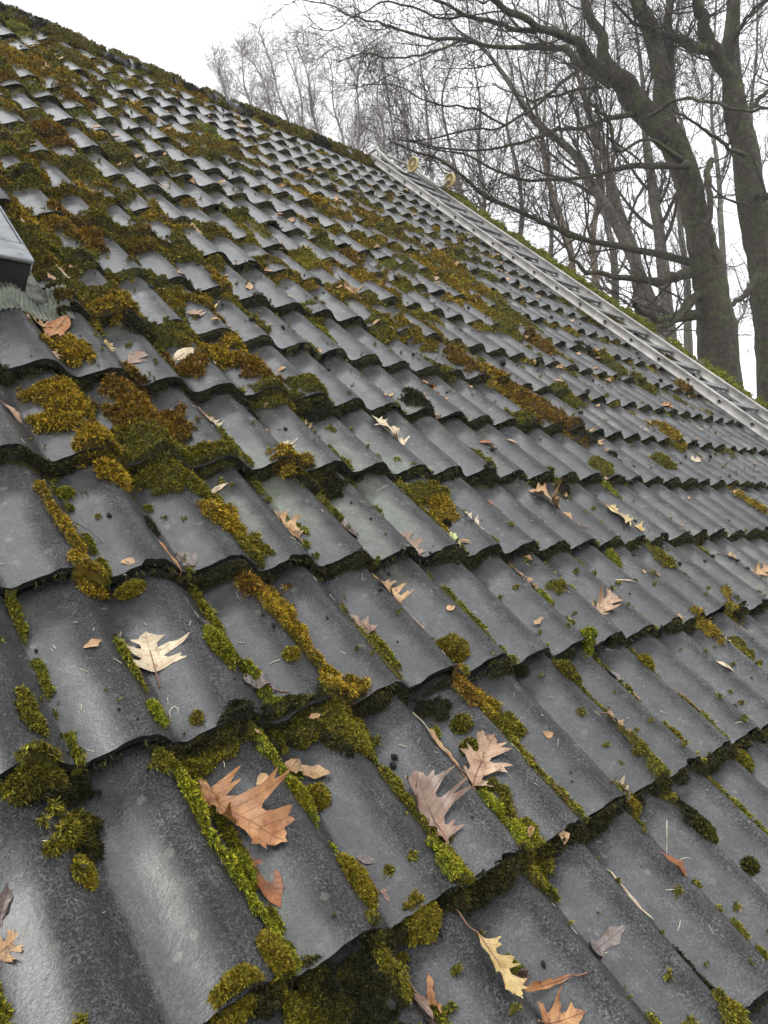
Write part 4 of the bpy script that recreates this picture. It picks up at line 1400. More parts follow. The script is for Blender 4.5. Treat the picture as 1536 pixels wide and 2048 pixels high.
    ((1508, 942), (1532, 952), .9, 'oval', 'pale', 'pale leaf at the right edge below the ladder foot', dict(curl=.2, stalk=0)),
    ((1378, 842), (1408, 856), .7, 'oval', 'pale', 'slim cream leaf on clean tiles left of the ladder', dict(curl=.15, stalk=0)),
    ((1380, 908), (1404, 918), .9, 'oak', 'pale', 'small whitish leaf at the end of a golden moss strip', dict(curl=.3, stalk=0)),
    ((1322, 808), (1344, 820), 1.1, 'oak', 'orange', 'bright orange leaf crumb on a mossy tile edge below the ladder', dict(curl=.3, stalk=0)),
    ((1458, 846), (1472, 856), 1.3, 'oak', 'tan', 'tan leaf crumb right beside the near ladder rail', dict(curl=.3, stalk=0)),
    ((1186, 696), (1202, 704), 1.1, 'oval', 'orange', 'orange oval crumb of leaf in the moss uphill of the ladder bend', dict(curl=.3, stalk=0)),
    ((1410, 1278), (1420, 1300), 1.0, 'shard', 'pale', 'pale leaf scrap beside a thick tuft of moss on the right edge row', dict(curl=.2, stalk=0)),
    ((1446, 1270), (1474, 1292), .9, 'oak', 'pale', 'cream little oak leaf below the mossy row near the right edge', dict(curl=.25, stalk=0)),
    ((1478, 1240), (1500, 1265), .8, 'shard', 'tan', 'beige curved leaf half under the mossy edge at the right', dict(curl=.4, stalk=0)),
    ((1232, 1150), (1270, 1168), .3, 'narrow', 'pale', 'thin straw-coloured leaf sliver on a clean tile', dict(curl=.1, stalk=0)),
    ((1300, 1185), (1345, 1215), .4, 'oval', 'russet', 'slender red leaf lying along a thin twig', dict(curl=.2, stalk=.4)),
    ((1328, 990), (1342, 1008), .7, 'oval', 'dark', 'dark red-brown oval leaf on the upper right tiles', dict(curl=.2, stalk=0)),
    ((1330, 1022), (1370, 1048), .8, 'oak', 'greybrown', 'brown-grey withered leaf below the dark red-brown oval leaf', dict(curl=.3, stalk=.2)),
    ((1424, 905), (1442, 919), .8, 'oak', 'pale', 'white ragged leaf on clean tiles at the upper right', dict(curl=.3, stalk=0)),
    ((392, 1228), (452, 1246), .7, 'narrow', 'dark', 'dark curled leaf just above the long lime-green moss cushion', dict(curl=.6, stalk=0, lift=.005)),
    ((775, 1762), (790, 1790), 1.2, 'shard', 'greybrown', 'small grey crumpled leaf scrap right of the oblong moss cushion', dict(curl=.4, stalk=0)),
    ((725, 1692), (762, 1712), .9, 'oval', 'grey', 'folded grey leaf half under the oblong moss cushion', dict(curl=.3, stalk=0)),
    ((655, 1335), (672, 1360), .7, 'narrow', 'pink', 'pink leaf sliver at the foot of the golden moss seam', dict(curl=.3, stalk=0)),
    ((1100, 1570), (1150, 1622), .5, 'narrow', 'tan', 'narrow beige leaf wedged in the thin moss line at the lower right', dict(curl=.4, stalk=0)),
    ((424, 960), (460, 955), .5, 'oval', 'pale', 'thin whitish leaf lying on the green moss left of centre', dict(curl=.15, stalk=0)),
    ((610, 840), (640, 850), 1.0, 'maple', 'pink', 'pinkish leaf tip poking out of dark moss in the middle', dict(curl=.4, stalk=0)),
]
for (a, b_, w, shp, colr, lab, kw) in LEAVES:
    fall_leaf(a, b_, w, shp, colr, lab, **kw)

# ------------------------------------------------------------------ twigs, needles and crumbs
TWIGS = [
    ([(118, 1032), (150, 1038), (185, 1052), (212, 1072)], .0011, 'thin curved brown twig on a grey tile at the left, upper of two'),
    ([(152, 1044), (172, 1060), (184, 1082)], .0011, 'short straw twig ending in a dark knot below the curved brown twig'),
    ([(1350, 1138), (1375, 1155), (1405, 1175)], .0018, 'dark stiff twig lying in a groove near the right edge'),
    ([(533, 738), (531, 722), (534, 714)], .0020, 'short thick dark twig stub beside the sandy tan leaf'),
    ([(350, 1415), (347, 1402), (358, 1392), (366, 1402), (362, 1412)], .0008, 'dark thread curled into a small loop on a grey tile'),
    ([(842, 1400), (862, 1425), (878, 1462)], .0008, 'fine pale bent straw above the narrow folded leaf'),
    ([(590, 1945), (602, 1972), (608, 2020)], .0009, 'pale bent straw hanging from the end of the bright seam'),
    ([(880, 955), (835, 962), (760, 968)], .0009, 'long thin pale straw across the mossy tile joint in the middle'),
    ([(1345, 1630), (1352, 1660), (1358, 1690)], .0009, 'thin straw hanging over the tile edge right of the round moss ball'),
]
for pts, rad, lab in TWIGS:
    uv = [on_roof(x, y, .02) for x, y in pts]
    up = []
    for (p, q) in zip(uv[:-1], uv[1:]):
        for s in range(5):
            up.append((p[0] + (q[0] - p[0]) * s / 5, p[1] + (q[1] - p[1]) * s / 5))
    up.append(uv[-1])
    up = np.array(up)
    for _ in range(3):
        up[1:-1] = (up[:-2] + up[1:-1] * 2 + up[2:]) / 4
    nn = surf(up[:, 0], up[:, 1]) + rad * 1.5
    nn = np.maximum(nn, np.interp(np.arange(len(nn)), [0, len(nn) - 1], [nn[0], nn[-1]]))
    mb = MB()
    mb.tube(np.stack([up[:, 0] - up[0, 0], up[:, 1] - up[0, 1], nn - nn[0]], -1), np.linspace(rad, rad * .55, len(up)), 6)
    o = mb.build('twig', M_TWIG if rad > .001 else M_NEEDLE, smooth=True)
    o.location = W3(up[0, 0], up[0, 1], nn[0])
    o.rotation_euler = (PITCH, 0, 0)
    tag(o, lab, 'twig', group='twigs and straws on the tiles')

# crumbs of dark moss and droppings
nd = 2200
du_ = RNG.uniform(.3, 6.2, nd)
dv_ = RNG.uniform(-1.1, 5.2, nd)
keepd = (vnoise(du_, dv_, .5, 70) > .38) & frustum_mask(du_, dv_) & window_mask(du_, dv_)
keepd &= (RNG.random(nd) < np.interp(dv_, [-1, 0, 1.5, 4], [.9, .8, .9, 1]))
du_, dv_ = du_[keepd], dv_[keepd]
ico = bmesh.new()
bmesh.ops.create_icosphere(ico, subdivisions=1, radius=1)
iv = np.array([v.co[:] for v in ico.verts])
fi = np.array([[v.index for v in f.verts] for f in ico.faces])
ico.free()
ds = np.sqrt((du_ - CAM_UVN[0]) ** 2 + (dv_ - CAM_UVN[1]) ** 2 + .7)
dr = RNG.gamma(2.2, .0013, len(du_)) * np.clip(.35 + .26 * ds, .4, 2.2) + .0006
dn = surf(du_, dv_) + moss_field(du_, dv_)[0]
V = iv[None] * (dr[:, None, None] * RNG.uniform(.6, 1.35, (len(du_), len(iv), 1))) * np.array([1, 1.15, .8])
V = V + np.stack([du_, dv_, dn + dr * .5], -1)[:, None, :]
V = V.reshape(-1, 3)
F = (fi[None] + (np.arange(len(du_)) * len(iv))[:, None, None]).reshape(-1, 3)
o = mesh_np('moss_crumbs', W3a(V[:, 0], V[:, 1], V[:, 2]), F, M_DEBRIS, smooth=False)
tag(o, 'dark crumbs of moss and dirt scattered over the tiles', 'debris', kind='stuff')

nn_ = 1500
nu = RNG.uniform(.2, 4.6, nn_)
nv = RNG.uniform(-1.1, 1.6, nn_) ** 1.0
m = frustum_mask(nu, nv) & window_mask(nu, nv)
nu, nv = nu[m], nv[m]
an = RNG.normal(1.9, .8, len(nu))
ln = RNG.uniform(.004, .016, len(nu))
tt = np.linspace(-.5, .5, 4)
bend = RNG.normal(0, .25, (len(nu), 1))
pu = nu[:, None] + np.cos(an)[:, None] * tt * ln[:, None] - np.sin(an)[:, None] * (tt ** 2) * bend * ln[:, None]
pv = nv[:, None] + np.sin(an)[:, None] * tt * ln[:, None] + np.cos(an)[:, None] * (tt ** 2) * bend * ln[:, None]
pn = surf(pu, pv) + .0012
P = W3a(pu, pv, pn)
V, F = tube_arrays(P, np.broadcast_to((RNG.uniform(.0003, .0007, len(nu)))[:, None], pu.shape), 4)
o = mesh_np('fallen_needles', V, F, M_NEEDLE, smooth=False)
tag(o, 'pale dry needles and flecks strewn over the near tiles', 'debris', kind='stuff')

# small torn scraps of leaf, too many and too small to tell apart
sv, sf, sc_, sn = [], [], [], 0
for k in range(560):
    u, v = random.uniform(.3, 6.0), random.uniform(-1.05, 4.8)
    if not (frustum_mask(np.array([u]), np.array([v]))[0] and window_mask(np.array([u]), np.array([v]))[0]): continue
    if random.random() > (.55 if v < .6 else .9): continue
    sz = random.uniform(.005, .015) * (1 + .38 * max(v, 0))
    ang = random.uniform(0, 6.28)
    nseg = 7
    loc = [(0, 0)] + [((.55 + .6 * random.random()) * math.cos(a), (.3 + .45 * random.random()) * math.sin(a)) for a in np.linspace(0, 2 * math.pi, nseg, endpoint=False)]
    loc = np.array(loc) * sz
    ru_ = u + loc[:, 0] * math.cos(ang) - loc[:, 1] * math.sin(ang)
    rv_ = v + loc[:, 0] * math.sin(ang) + loc[:, 1] * math.cos(ang)
    zz_ = surf(ru_, rv_) + moss_field(ru_, rv_)[0] + .002
    zz_ = zz_ + np.abs(loc[:, 1]) * random.uniform(-.1, .9) + np.array([0] + [random.uniform(0, .25) * sz for _ in range(nseg)])
    sv.append(W3a(ru_, rv_, zz_))
    sf.append(np.array([(0, 1 + j, 1 + (j + 1) % nseg) for j in range(nseg)]) + sn)
    sc_.append(np.zeros((nseg + 1, 3)) + .3)
    sn += nseg + 1
o = mesh_np('leaf_scraps', np.vstack(sv), np.vstack(sf), LM['tan'], colors=np.vstack(sc_))
tag(o, 'small torn scraps of dead leaf strewn over the whole roof', 'leaf litter', kind='stuff')

# ------------------------------------------------------------------ the ladder lying up the slope
lad = roof_empty('ladder', 4.955, 0.0, .040)
tag(lad, 'aluminium roof ladder lying on the tiles with two yellow wheels at its hook', 'ladder')
RW, RH = .62, .066            # width over the rails, depth of the rails
LV0, LV1 = -1.35, 5.42
def rail_profile(x0, sgn):
    """boxed rail with a proud lip along every edge"""
    b, w = .0022, .024
    o_ = [(-b, 0), (w + b, 0), (w + b, .009), (w, .0115), (w, RH - .0125), (w + b, RH - .010), (w + b, RH), (-b, RH), (-b, RH - .010), (0, RH - .0125), (0, .0115), (-b, .009)]
    return [(x0 + sgn * x, z) for x, z in o_]
for x0, sg in ((0, 1), (RW, -1)):
    mb = MB()
    pr_ = rail_profile(x0, sg)
    mb.sweep(pr_, LV0, LV1)
    mb.build('side_rail', M_ALU, lad)
    mb = MB()
    for e in (LV0, LV1):
        mb.box(x0 - .003 if sg > 0 else x0 - .026, x0 + .026 if sg > 0 else x0 + .003, e - .006, e + .012, -.002, RH + .002)
    mb.build('rail_end_cap', M_BLACK, lad)
HOLES = [(1506.6, 849.1), (1440.7, 804.8)]
v_first = on_roof(*HOLES[0], .073)[1]
v_step = on_roof(*HOLES[1], .073)[1] - v_first
v_last = on_roof(754.4, 322.9, .073)[1]
v_step = (v_last - v_first) / 17
k0 = int(math.ceil((LV0 + .1 - v_first) / v_step))
for k in range(k0, 18):
    vv_ = v_first + k * v_step
    zc = .033
    mb = MB()
    r_ = .0165
    pr_ = [(r_ * math.cos(a), r_ * math.sin(a)) for a in np.linspace(0, 2 * math.pi, 20, endpoint=False)]
    P0 = [(x, vv_ + a, zc + min(b, r_ * .72)) for x in (-.003, RW + .003) for a, b in pr_]
    kk = len(pr_)
    mb.add(P0, [(j, kk + j, kk + (j + 1) % kk, (j + 1) % kk) for j in range(kk)])
    # two grip ribs on the tread
    for q in (-.007, 0.0, .007):
        mb.box(.004, RW - .004, vv_ + q - .0011, vv_ + q + .0011, zc + r_ * .70, zc + r_ * .70 + .0022)
    rung = mb.build('rung', M_RUNG, lad)
    # rolled collar, and a black disc painting the shade inside the bore, at both ends
    for x in (-.003, RW + .003):
        mb = MB()
        ring = [(x, vv_ + .0135 * math.cos(a), zc + .0135 * math.sin(a)) for a in np.linspace(0, 2 * math.pi, 17)]
        mb.tube(ring, .0028, 6, cap=False)
        mb.build('rung_collar', M_ALU, rung)
        mb = MB()
        x2 = x + (-.0006 if x < 0 else .0006)
        ring = [(x2, vv_ + .0115 * math.cos(a), zc + .0115 * math.sin(a)) for a in np.linspace(0, 2 * math.pi, 16, endpoint=False)]
        mb.add(ring + [(x2, vv_, zc)], [(j, (j + 1) % 16, 16) for j in range(16)])
        mb.build('rung_bore_shade', M_BLACK, rung)


# ridge hook: two flat-tube arms over the inside of the rails, bent up to carry a wheel, and turned down over the ridge
def hook_arm(x):
    mb_ = MB()
    z = RH + .012
    # local coordinates of the ladder (its base stands at n = .040)
    pts = [(x, LV1 + .16, z - .17), (x, LV1 + .13, z - .04), (x, LV1 + .06, z + .035), (x, LV1 - .03, z + .03), (x, LV1 - .18, z + .012), (x, 4.98, z + .006), (x, 4.92, z + .012), (x, 4.885, z + .035), (x, 4.87, z + .075), (x, 4.865, z + .105)]
    pts = np.array(pts)
    pts[:, 1] += 0.0
    mb_.tube(pts, .0135, 8)
    a = mb_.build('hook_arm', M_ALU, lad, smooth=True)
    return pts[-1]


def wheel(x, v, z, r=.062):
    mb_ = MB()
    ring = [(x, v + r * math.cos(a), z + r * math.sin(a)) for a in np.linspace(0, 2 * math.pi, 29)]
    prof_ = [(-.011, -.007), (.011, -.007), (.012, 0), (.007, .006), (-.007, .006), (-.012, 0)]
    V, F = [], []
    for i_, a in enumerate(np.linspace(0, 2 * math.pi, 28, endpoint=False)):
        for dx, drr in prof_:
            V.append((x + dx, v + (r + drr) * math.cos(a), z + (r + drr) * math.sin(a)))
    for i_ in range(28):
        for j in range(6):
            F.append((i_ * 6 + j, ((i_ + 1) % 28) * 6 + j, ((i_ + 1) % 28) * 6 + (j + 1) % 6, i_ * 6 + (j + 1) % 6))
    mb_.add(V, F)
    w = mb_.build('wheel', M_YELLOW, lad, smooth=False)
    for k in range(10):
        a = k / 10 * 2 * math.pi + .2
        sp_ = MB()
        sp_.tube([(x, v + .010 * math.cos(a), z + .010 * math.sin(a)), (x, v + (r - .004) * math.cos(a), z + (r - .004) * math.sin(a))], .0032, 5)
        sp_.build('spoke', M_YELLOW, w)
    hb = MB()
    hb.tube([(x - .014, v, z), (x + .014, v, z)], .013, 12)
    hb.build('hub', M_YELLOW, w)
    dk = MB()                       # thin web between the spokes
    V = [(x, v, z)] + [(x, v + (r - .003) * math.cos(a), z + (r - .003) * math.sin(a)) for a in np.linspace(0, 2 * math.pi, 28, endpoint=False)]
    dk.add(V, [(0, 1 + j, 1 + (j + 1) % 28) for j in range(28)])
    dk.build('wheel_web', simple_mat('brown_yellow_plastic', (.20, .15, .06), .6), w)


for x in (.085, RW - .085):
    e = hook_arm(x)
    wheel(x + (.022 if x > .3 else -.022), float(e[1]), float(e[2]) + .0)
mb = MB()
mb.tube([(.085, LV1 - .06, RH + .04), (RW - .085, LV1 - .06, RH + .04)], .011, 8)
mb.build('hook_crossbar', M_ALU, lad, smooth=True)

# ------------------------------------------------------------------ roof window at the left edge
win = roof_empty('roof_window', -.02, 1.03, .0)
tag(win, 'corner of a pale-clad roof window with a black frame and ribbed flashing', 'roof window')
WW, WL, WT = .752, 1.18, .113
mb = MB()
for b in ((0, .07, 0, WL), (WW - .07, WW, 0, WL), (.07, WW - .07, 0, .07), (.07, WW - .07, WL - .07, WL)):
    mb.box(b[0], b[1], b[2], b[3], -.03, WT - .012)
mb.build('frame', M_BLACK, win)
mb = MB()
for b in ((-.004, .085, -.004, WL + .004), (WW - .085, WW + .004, -.004, WL + .004), (.085, WW - .085, -.004, .085), (.085, WW - .085, WL - .085, WL + .004)):
    mb.box(b[0], b[1], b[2], b[3], WT - .0118, WT)
mb.box(WW + .0005, WW + .004, 0, WL, WT - .045, WT - .012)
cl = mb.build('cladding', M_WHITEMETAL, win)
for sx, sy in ((WW - .02, .02), (WW - .02, .30), (WW - .02, .60), (WW - .3, .03)):
    mb = MB()
    mb.tube([(sx, sy, WT - .001), (sx, sy, WT + .0022)], .0045, 10)
    mb.build('screw', M_RUNG, win)
mb = MB()
mb.box(WW - .088, WW + .0046, .0865, .0885, WT - .006, WT + .0006)
mb.box(WW - .0045, WW - .0025, .09, WL, WT - .004, WT + .0008)
mb.build('seam', M_BLACK, win)
mb = MB()
mb.box(.086, WW - .086, .086, WL - .086, WT - .02, WT - .008)
mb.build('pane', M_GLASS, win)
# ribbed apron
us = np.linspace(.30, WW + .10, 560)
vs_ = np.linspace(-.095, .02, 8)
U, V = np.meshgrid(us, vs_, indexing='ij')
rib = .0024 * np.sin(U / .0115 * 2 * np.pi)
bn_ = np.clip((U - (WW + .05)) / .08, 0, 1)
Zs = surf(U - .02, V + 1.03)
Zb = np.clip(Zs, -.005, None) * .92 + .006
Z = Zb + rib + np.clip((V - 0) / .02, 0, 1) * .02
i = np.arange(U.size).reshape(U.shape)
F = np.stack([i[:-1, :-1], i[1:, :-1], i[1:, 1:], i[:-1, 1:]], -1).reshape(-1, 4)
mesh_np('flashing', np.stack([U, V, Z], -1).reshape(-1, 3), F, M_LEAD, parent=win)
mb = MB()
mb.box(WW + .002, WW + .05, -.02, WL + .05, -.004, .004 + .02)
mb.build('side_gutter', M_LEAD, win)


# ------------------------------------------------------------------ trees
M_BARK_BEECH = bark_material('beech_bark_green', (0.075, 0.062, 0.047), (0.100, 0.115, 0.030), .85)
M_BARK_FAR = bark_material('far_bark', (0.17, 0.15, 0.125), (0.120, 0.125, 0.075), .4)  # lightened for distance: haze mixed into the bark colour
M_BARK_HAZY = bark_material('hazy_bark', (0.40, 0.37, 0.35), (0.26, 0.26, 0.20), .3)  # palest bark, the far haze is put into its colour
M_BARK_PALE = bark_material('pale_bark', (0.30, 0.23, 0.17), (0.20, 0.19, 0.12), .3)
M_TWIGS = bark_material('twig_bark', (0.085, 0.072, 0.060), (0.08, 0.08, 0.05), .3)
M_TWIGS_FAR = bark_material('far_twig_bark', (0.34, 0.30, 0.29), (0.20, 0.19, 0.16), .3)  # far twigs paler, with haze put into the colour


def spline(P, n):
    """Catmull-Rom resampling of (K,d) control points"""
    P = np.asarray(P, float)
    Q = np.vstack([2 * P[0] - P[1], P, 2 * P[-1] - P[-2]])
    t = np.linspace(0, len(P) - 1 - 1e-6, n)
    i = t.astype(int)
    f = (t - i)[:, None]
    a, b, c, d = Q[i], Q[i + 1], Q[i + 2], Q[i + 3]
    return .5 * ((2 * b) + (-a + c) * f + (2 * a - 5 * b + 4 * c - d) * f ** 2 + (-a + 3 * b - 3 * c + d) * f ** 3)


def sprout(P, Rr, count, l0, l1, ang=(30, 70), K=7, up=.08, wig=.12, taper=.25, rfac=.5, rmin=.004, t0=.15, rg=RNG, rmax=1.0, bias=None):
    """children of the polylines P (N,K,3): returns (M,K,3), (M,K)"""
    n = P.shape[0]
    Lp = np.linalg.norm(np.diff(P, axis=1), axis=-1).sum(1)
    par = rg.choice(n, count, p=Lp / Lp.sum())
    t = t0 + (1 - t0) * rg.random(count)
    x = t * (P.shape[1] - 1)
    i = np.minimum(x.astype(int), P.shape[1] - 2)
    f = (x - i)[:, None]
    st = P[par, i] * (1 - f) + P[par, i + 1] * f
    T = P[par, i + 1] - P[par, i]
    T /= np.linalg.norm(T, axis=1, keepdims=True) + 1e-9
    rad = Rr[par, i] * (1 - f[:, 0]) + Rr[par, i + 1] * f[:, 0]
    rv = rg.normal(0, 1, (count, 3))
    pr_ = rv - (rv * T).sum(1, keepdims=True) * T
    pr_ /= np.linalg.norm(pr_, axis=1, keepdims=True) + 1e-9
    a = np.radians(rg.uniform(ang[0], ang[1], count))[:, None]
    D = T * np.cos(a) + pr_ * np.sin(a)
    if bias is not None:
        D = D + np.asarray(bias)
    L = rg.uniform(l0, l1, count) * (1.15 - .6 * t)
    out = np.empty((count, K, 3))
    out[:, 0] = st
    p = st.copy()
    for k in range(1, K):
        D = D + rg.normal(0, wig, (count, 3)) + np.array([0, 0, up])
        D /= np.linalg.norm(D, axis=1, keepdims=True)
        p = p + D * (L / (K - 1))[:, None]
        out[:, k] = p
    r0 = np.clip(rad * rfac * rg.uniform(.6, 1.1, count), rmin, rmax)
    R_ = r0[:, None] * np.linspace(1, taper, K)[None]
    return out, np.maximum(R_, rmin * .55)


def part_tubes(name, sets, mat, parent, org, stuff=False):
    Vs, Fs, n = [], [], 0
    for P, R_, sd in sets:
        V, F = tube_arrays(P, R_, sd, .13 if sd > 8 else 0)
        Vs.append(V)
        Fs.append(F + n)
        n += len(V)
    o = mesh_np(name, np.vstack(Vs) - np.asarray(org), np.vstack(Fs), mat, parent=parent)
    if stuff: o['kind'] = 'stuff'
    return o


def R_0(r_):
    return float(np.mean(r_))


def build_tree(name, label, trunk, limbs, mat, tw_mat, n1, n2, n3, lens, rmin, group='bare winter trees behind the roof', bias=None, up=.05):
    """trunk, limbs: (points (K,3), radii (K,)) lists"""
    tp, tr = trunk
    org = tp[0].copy()
    root = empty(name, org)
    tag(root, label, 'tree', group=group)
    K = 60
    TP = spline(tp, K)[None]
    TR = np.interp(np.linspace(0, 1, K), np.linspace(0, 1, len(tr)), tr)[None]
    part_tubes('trunk', [(TP, TR, 22)], mat, root, org)
    LP, LR = [], []
    for p, r_ in limbs:
        P = spline(p, 44)
        kn = np.stack([vnoise(np.arange(44) * 1.0, np.zeros(44) + len(LP), 3.0, 80 + d_) - .5 for d_ in range(3)], -1)
        P += kn * np.clip(np.arange(44) / 10, 0, 1)[:, None] * (.05 + R_0(r_) * .5)
        R_ = np.interp(np.linspace(0, 1, 44), np.linspace(0, 1, len(r_)), r_)
        part_tubes('branch', [(P[None], R_[None], 12)], mat, root, org)
        LP.append(P)
        LR.append(R_)
    base = np.array(LP) if LP else spline(tp, 20)[None]
    bR = np.array(LR) if LR else np.interp(np.linspace(0, 1, 20), np.linspace(0, 1, len(tr)), tr)[None]
    if LP:
        P1, R1 = sprout(base, bR, n1, lens[0] * .4, lens[0], K=9, rmin=rmin * 2.0, rmax=.017, wig=.15, up=up, bias=bias)
    else:
        P1, R1 = sprout(base, bR, n1, lens[0] * .4, lens[0], ang=(25, 55), K=9, rmin=rmin * 2.0, rmax=.05, wig=.1, up=.12, t0=.3)
    P2, R2 = sprout(P1, R1, n2, lens[1] * .35, lens[1], K=7, rmin=rmin * 1.35, wig=.15, up=up, rmax=.012)
    P3, R3 = sprout(P2, R2, n3, lens[2] * .35, lens[2], K=5, rmin=rmin, wig=.16, up=up, rmax=.007)
    part_tubes('twigs', [(P1, R1, 5), (P2, R2, 4), (P3, R3, 3)], tw_mat, root, org, stuff=True)
    return root


def pix(path, D, spread=0.0):
    """path of (x, y, width in photo pixels[, extra depth]) -> points and radii at distance D"""
    P, R_ = [], []
    for q in path:
        d = D + (q[3] if len(q) > 3 else 0)
        P.append(at_depth(q[0], q[1], d))
        R_.append(q[2] / 2 * d / FOC)
    return np.array(P), np.array(R_)


def trunk_to_ground(path, D):
    P, R_ = pix(path, D)
    low = P[0].copy()
    drop = low[2] - GROUND
    d = P[0] - P[1]
    foot = low + d / max(1e-6, abs(d[2])) * drop * .25
    foot[2] = GROUND - .15
    mid = low * .5 + foot * .5
    P = np.vstack([foot, mid, P])
    R_ = np.concatenate([[R_[0] * 1.5, R_[0] * 1.1], R_])
    return P, R_


D1 = 11.5
Z = lambda pts: [(768 + x / 2, y / 2, w / 2, *r_) for x, y, w, *r_ in pts]       # coordinates read off the 2x enlargement
t1 = Z([(1345, 1480, 155), (1312, 1200, 130), (1282, 1050, 112), (1254, 900, 98), (1222, 750, 94), (1170, 600, 98), (1128, 530, 98)])
limbs1 = [
    Z([(1140, 560, 105), (1040, 445, 92), (980, 370, 86), (930, 300, 74, -.2), (890, 240, 50, -.3), (850, 120, 40, -.4), (800, 0, 34, -.5), (770, -90, 28, -.6)]),
    Z([(940, 320, 60), (850, 260, 44, -.5), (790, 190, 40, -.8), (720, 140, 34, -1), (640, 110, 30, -1.3), (540, 70, 26, -1.6), (440, 0, 22, -1.9), (340, -70, 16, -2.2)]),
    Z([(910, 340, 44, .1), (800, 265, 32, .2), (730, 205, 26, .3), (640, 190, 22, .3), (500, 185, 18, .2), (300, 165, 14, .1), (120, 140, 10), (-10, 95, 7)]),
    Z([(610, 125, 24, -1.3), (530, 118, 20, -1.3), (430, 90, 18, -1.4), (330, 60, 14, -1.6), (200, 0, 10, -1.8), (60, -60, 7, -2)]),
    Z([(1150, 560, 88), (1130, 450, 72, .2), (1110, 330, 66, .3), (1080, 200, 64, .4), (1060, 110, 60, .4), (1005, 20, 46, .5), (960, -80, 38, .6)]),
    Z([(1135, 470, 44, .4), (1140, 360, 36, .5), (1140, 200, 34, .7), (1135, 60, 32, .9), (1140, -60, 28, 1.0)]),
    Z([(1000, 455, 26), (880, 480, 18, -.3), (760, 515, 15, -.6), (680, 522, 13, -.9), (600, 555, 12, -1.1), (480, 585, 10, -1.3), (330, 600, 8, -1.5), (60, 560, 5, -1.8)]),
    Z([(1210, 660, 38, -.3), (1130, 665, 28, -.6), (1000, 662, 22, -.9), (900, 680, 17, -1.1), (800, 708, 15, -1.2), (680, 716, 13, -1.3), (560, 712, 11, -1.4), (430, 672, 9, -1.4), (300, 610, 7, -1.5), (150, 590, 5, -1.6)]),
    Z([(1255, 1060, 34, .2), (1100, 1018, 28, 0), (950, 990, 24, -.3), (800, 955, 22, -.6), (690, 910, 19, -.9), (560, 855, 17, -1.1), (400, 770, 14, -1.3), (300, 690, 12, -1.5), (180, 620, 9, -1.6), (30, 570, 6, -1.8)]),
    Z([(870, 350, 14, -.2), (760, 362, 11, -.5), (650, 388, 10, -.8), (560, 390, 7, -1.1), (440, 330, 5, -1.3)]),
    Z([(780, 280, 16, -.7), (700, 340, 14, -.9), (600, 430, 12, -1.1), (480, 500, 10, -1.3), (330, 525, 8, -1.5), (120, 560, 5, -1.8)]),
    Z([(120, 140, 9, -.2), (-10, 95, 8, -.5), (-90, 80, 7, -.7), (-200, 30, 5, -.9), (-350, -15, 4, -1)]),
    Z([(330, 60, 11, -1.6), (220, 75, 9, -1.6), (100, 30, 8, -1.7), (-40, 20, 6, -1.8), (-200, 120, 4, -1.9), (-300, 100, 3, -2)]),
    Z([(300, 165, 12, .1), (180, 215, 9, -.2), (60, 235, 7, -.4), (-70, 215, 6, -.6), (-190, 250, 4, -.8)]),
    Z([(480, 500, 9, -1.3), (360, 440, 8, -1.5), (220, 420, 7, -1.7), (60, 350, 5, -1.9), (-90, 340, 4, -2)]),
    [(1409, 625, 22, .1), (1357, 635, 20, -.4), (1310, 638, 16, -.8), (1270, 612, 10, -1.1)],
    [(1405, 580, 20, .1), (1380, 605, 18, -.3), (1352, 640, 16, -.6), (1325, 655, 12, -.9), (1290, 660, 7, -1.2)],
    [(1383, 545, 24, 0), (1350, 552, 18, -.4), (1293, 562, 14, -.8), (1208, 552, 10, -1.2), (1140, 520, 6, -1.6)],
    Z([(1310, 640, 24, -.1), (1290, 700, 24, -.45), (1300, 800, 22, -.5), (1310, 950, 20, -.5), (1330, 1060, 16, -.4)]),
    Z([(1190, 640, 26, -.5), (1060, 560, 12, -.9), (930, 610, 12, -1.1), (900, 500, 14, -1.1), (860, 450, 13, -1.2), (825, 400, 10, -1.2), (830, 350, 6, -1.2)]),
    Z([(1050, 470, 14, -.6), (1200, 400, 12, -1.2), (1380, 430, 12, -1.6), (1540, 440, 10, -1.9)]),
]
build_tree('beech_tree', 'nearest bare beech with green-tinged bark forking low into a thick limb leaning left',
           trunk_to_ground(t1, D1), [pix(l, D1) for l in limbs1], M_BARK_BEECH, M_TWIGS, 170, 2000, 6500, (2.1, 1.1, .5), .0029)

D2 = 12.6
t2 = Z([(1570, 1480, 140), (1535, 1200, 120), (1508, 1024, 106), (1470, 800, 104), (1440, 600, 96), (1410, 450, 88), (1392, 330, 72), (1385, 200, 62), (1395, 100, 56), (1400, -20, 50), (1405, -120, 42)])
limbs2 = [
    Z([(1400, 330, 62), (1350, 245, 60, -.1), (1310, 190, 56, -.2), (1280, 100, 46, -.3), (1262, 30, 42, -.4), (1230, -60, 34, -.5)]),
    Z([(1310, 205, 44, -.2), (1230, 185, 36, -.4), (1160, 150, 30, -.6), (1090, 120, 22, -.8), (1000, 90, 14, -1.0), (920, 5, 9, -1.2)]),
    Z([(1480, 780, 34, -.3), (1530, 785, 30, -.5), (1600, 740, 24, -.7)]),
    Z([(1500, 1100, 30, -.4), (1440, 1180, 22, -.7), (1360, 1240, 14, -1)]),
    Z([(1440, 620, 20, -.4), (1360, 580, 14, -.8), (1250, 500, 10, -1.2), (1150, 440, 7, -1.5)]),
    Z([(1420, 480, 24, .3), (1480, 420, 18, .5), (1560, 330, 14, .7)]),
    Z([(1400, 150, 18, -.3), (1460, 60, 14, -.5), (1540, -20, 10, -.6)]),
]
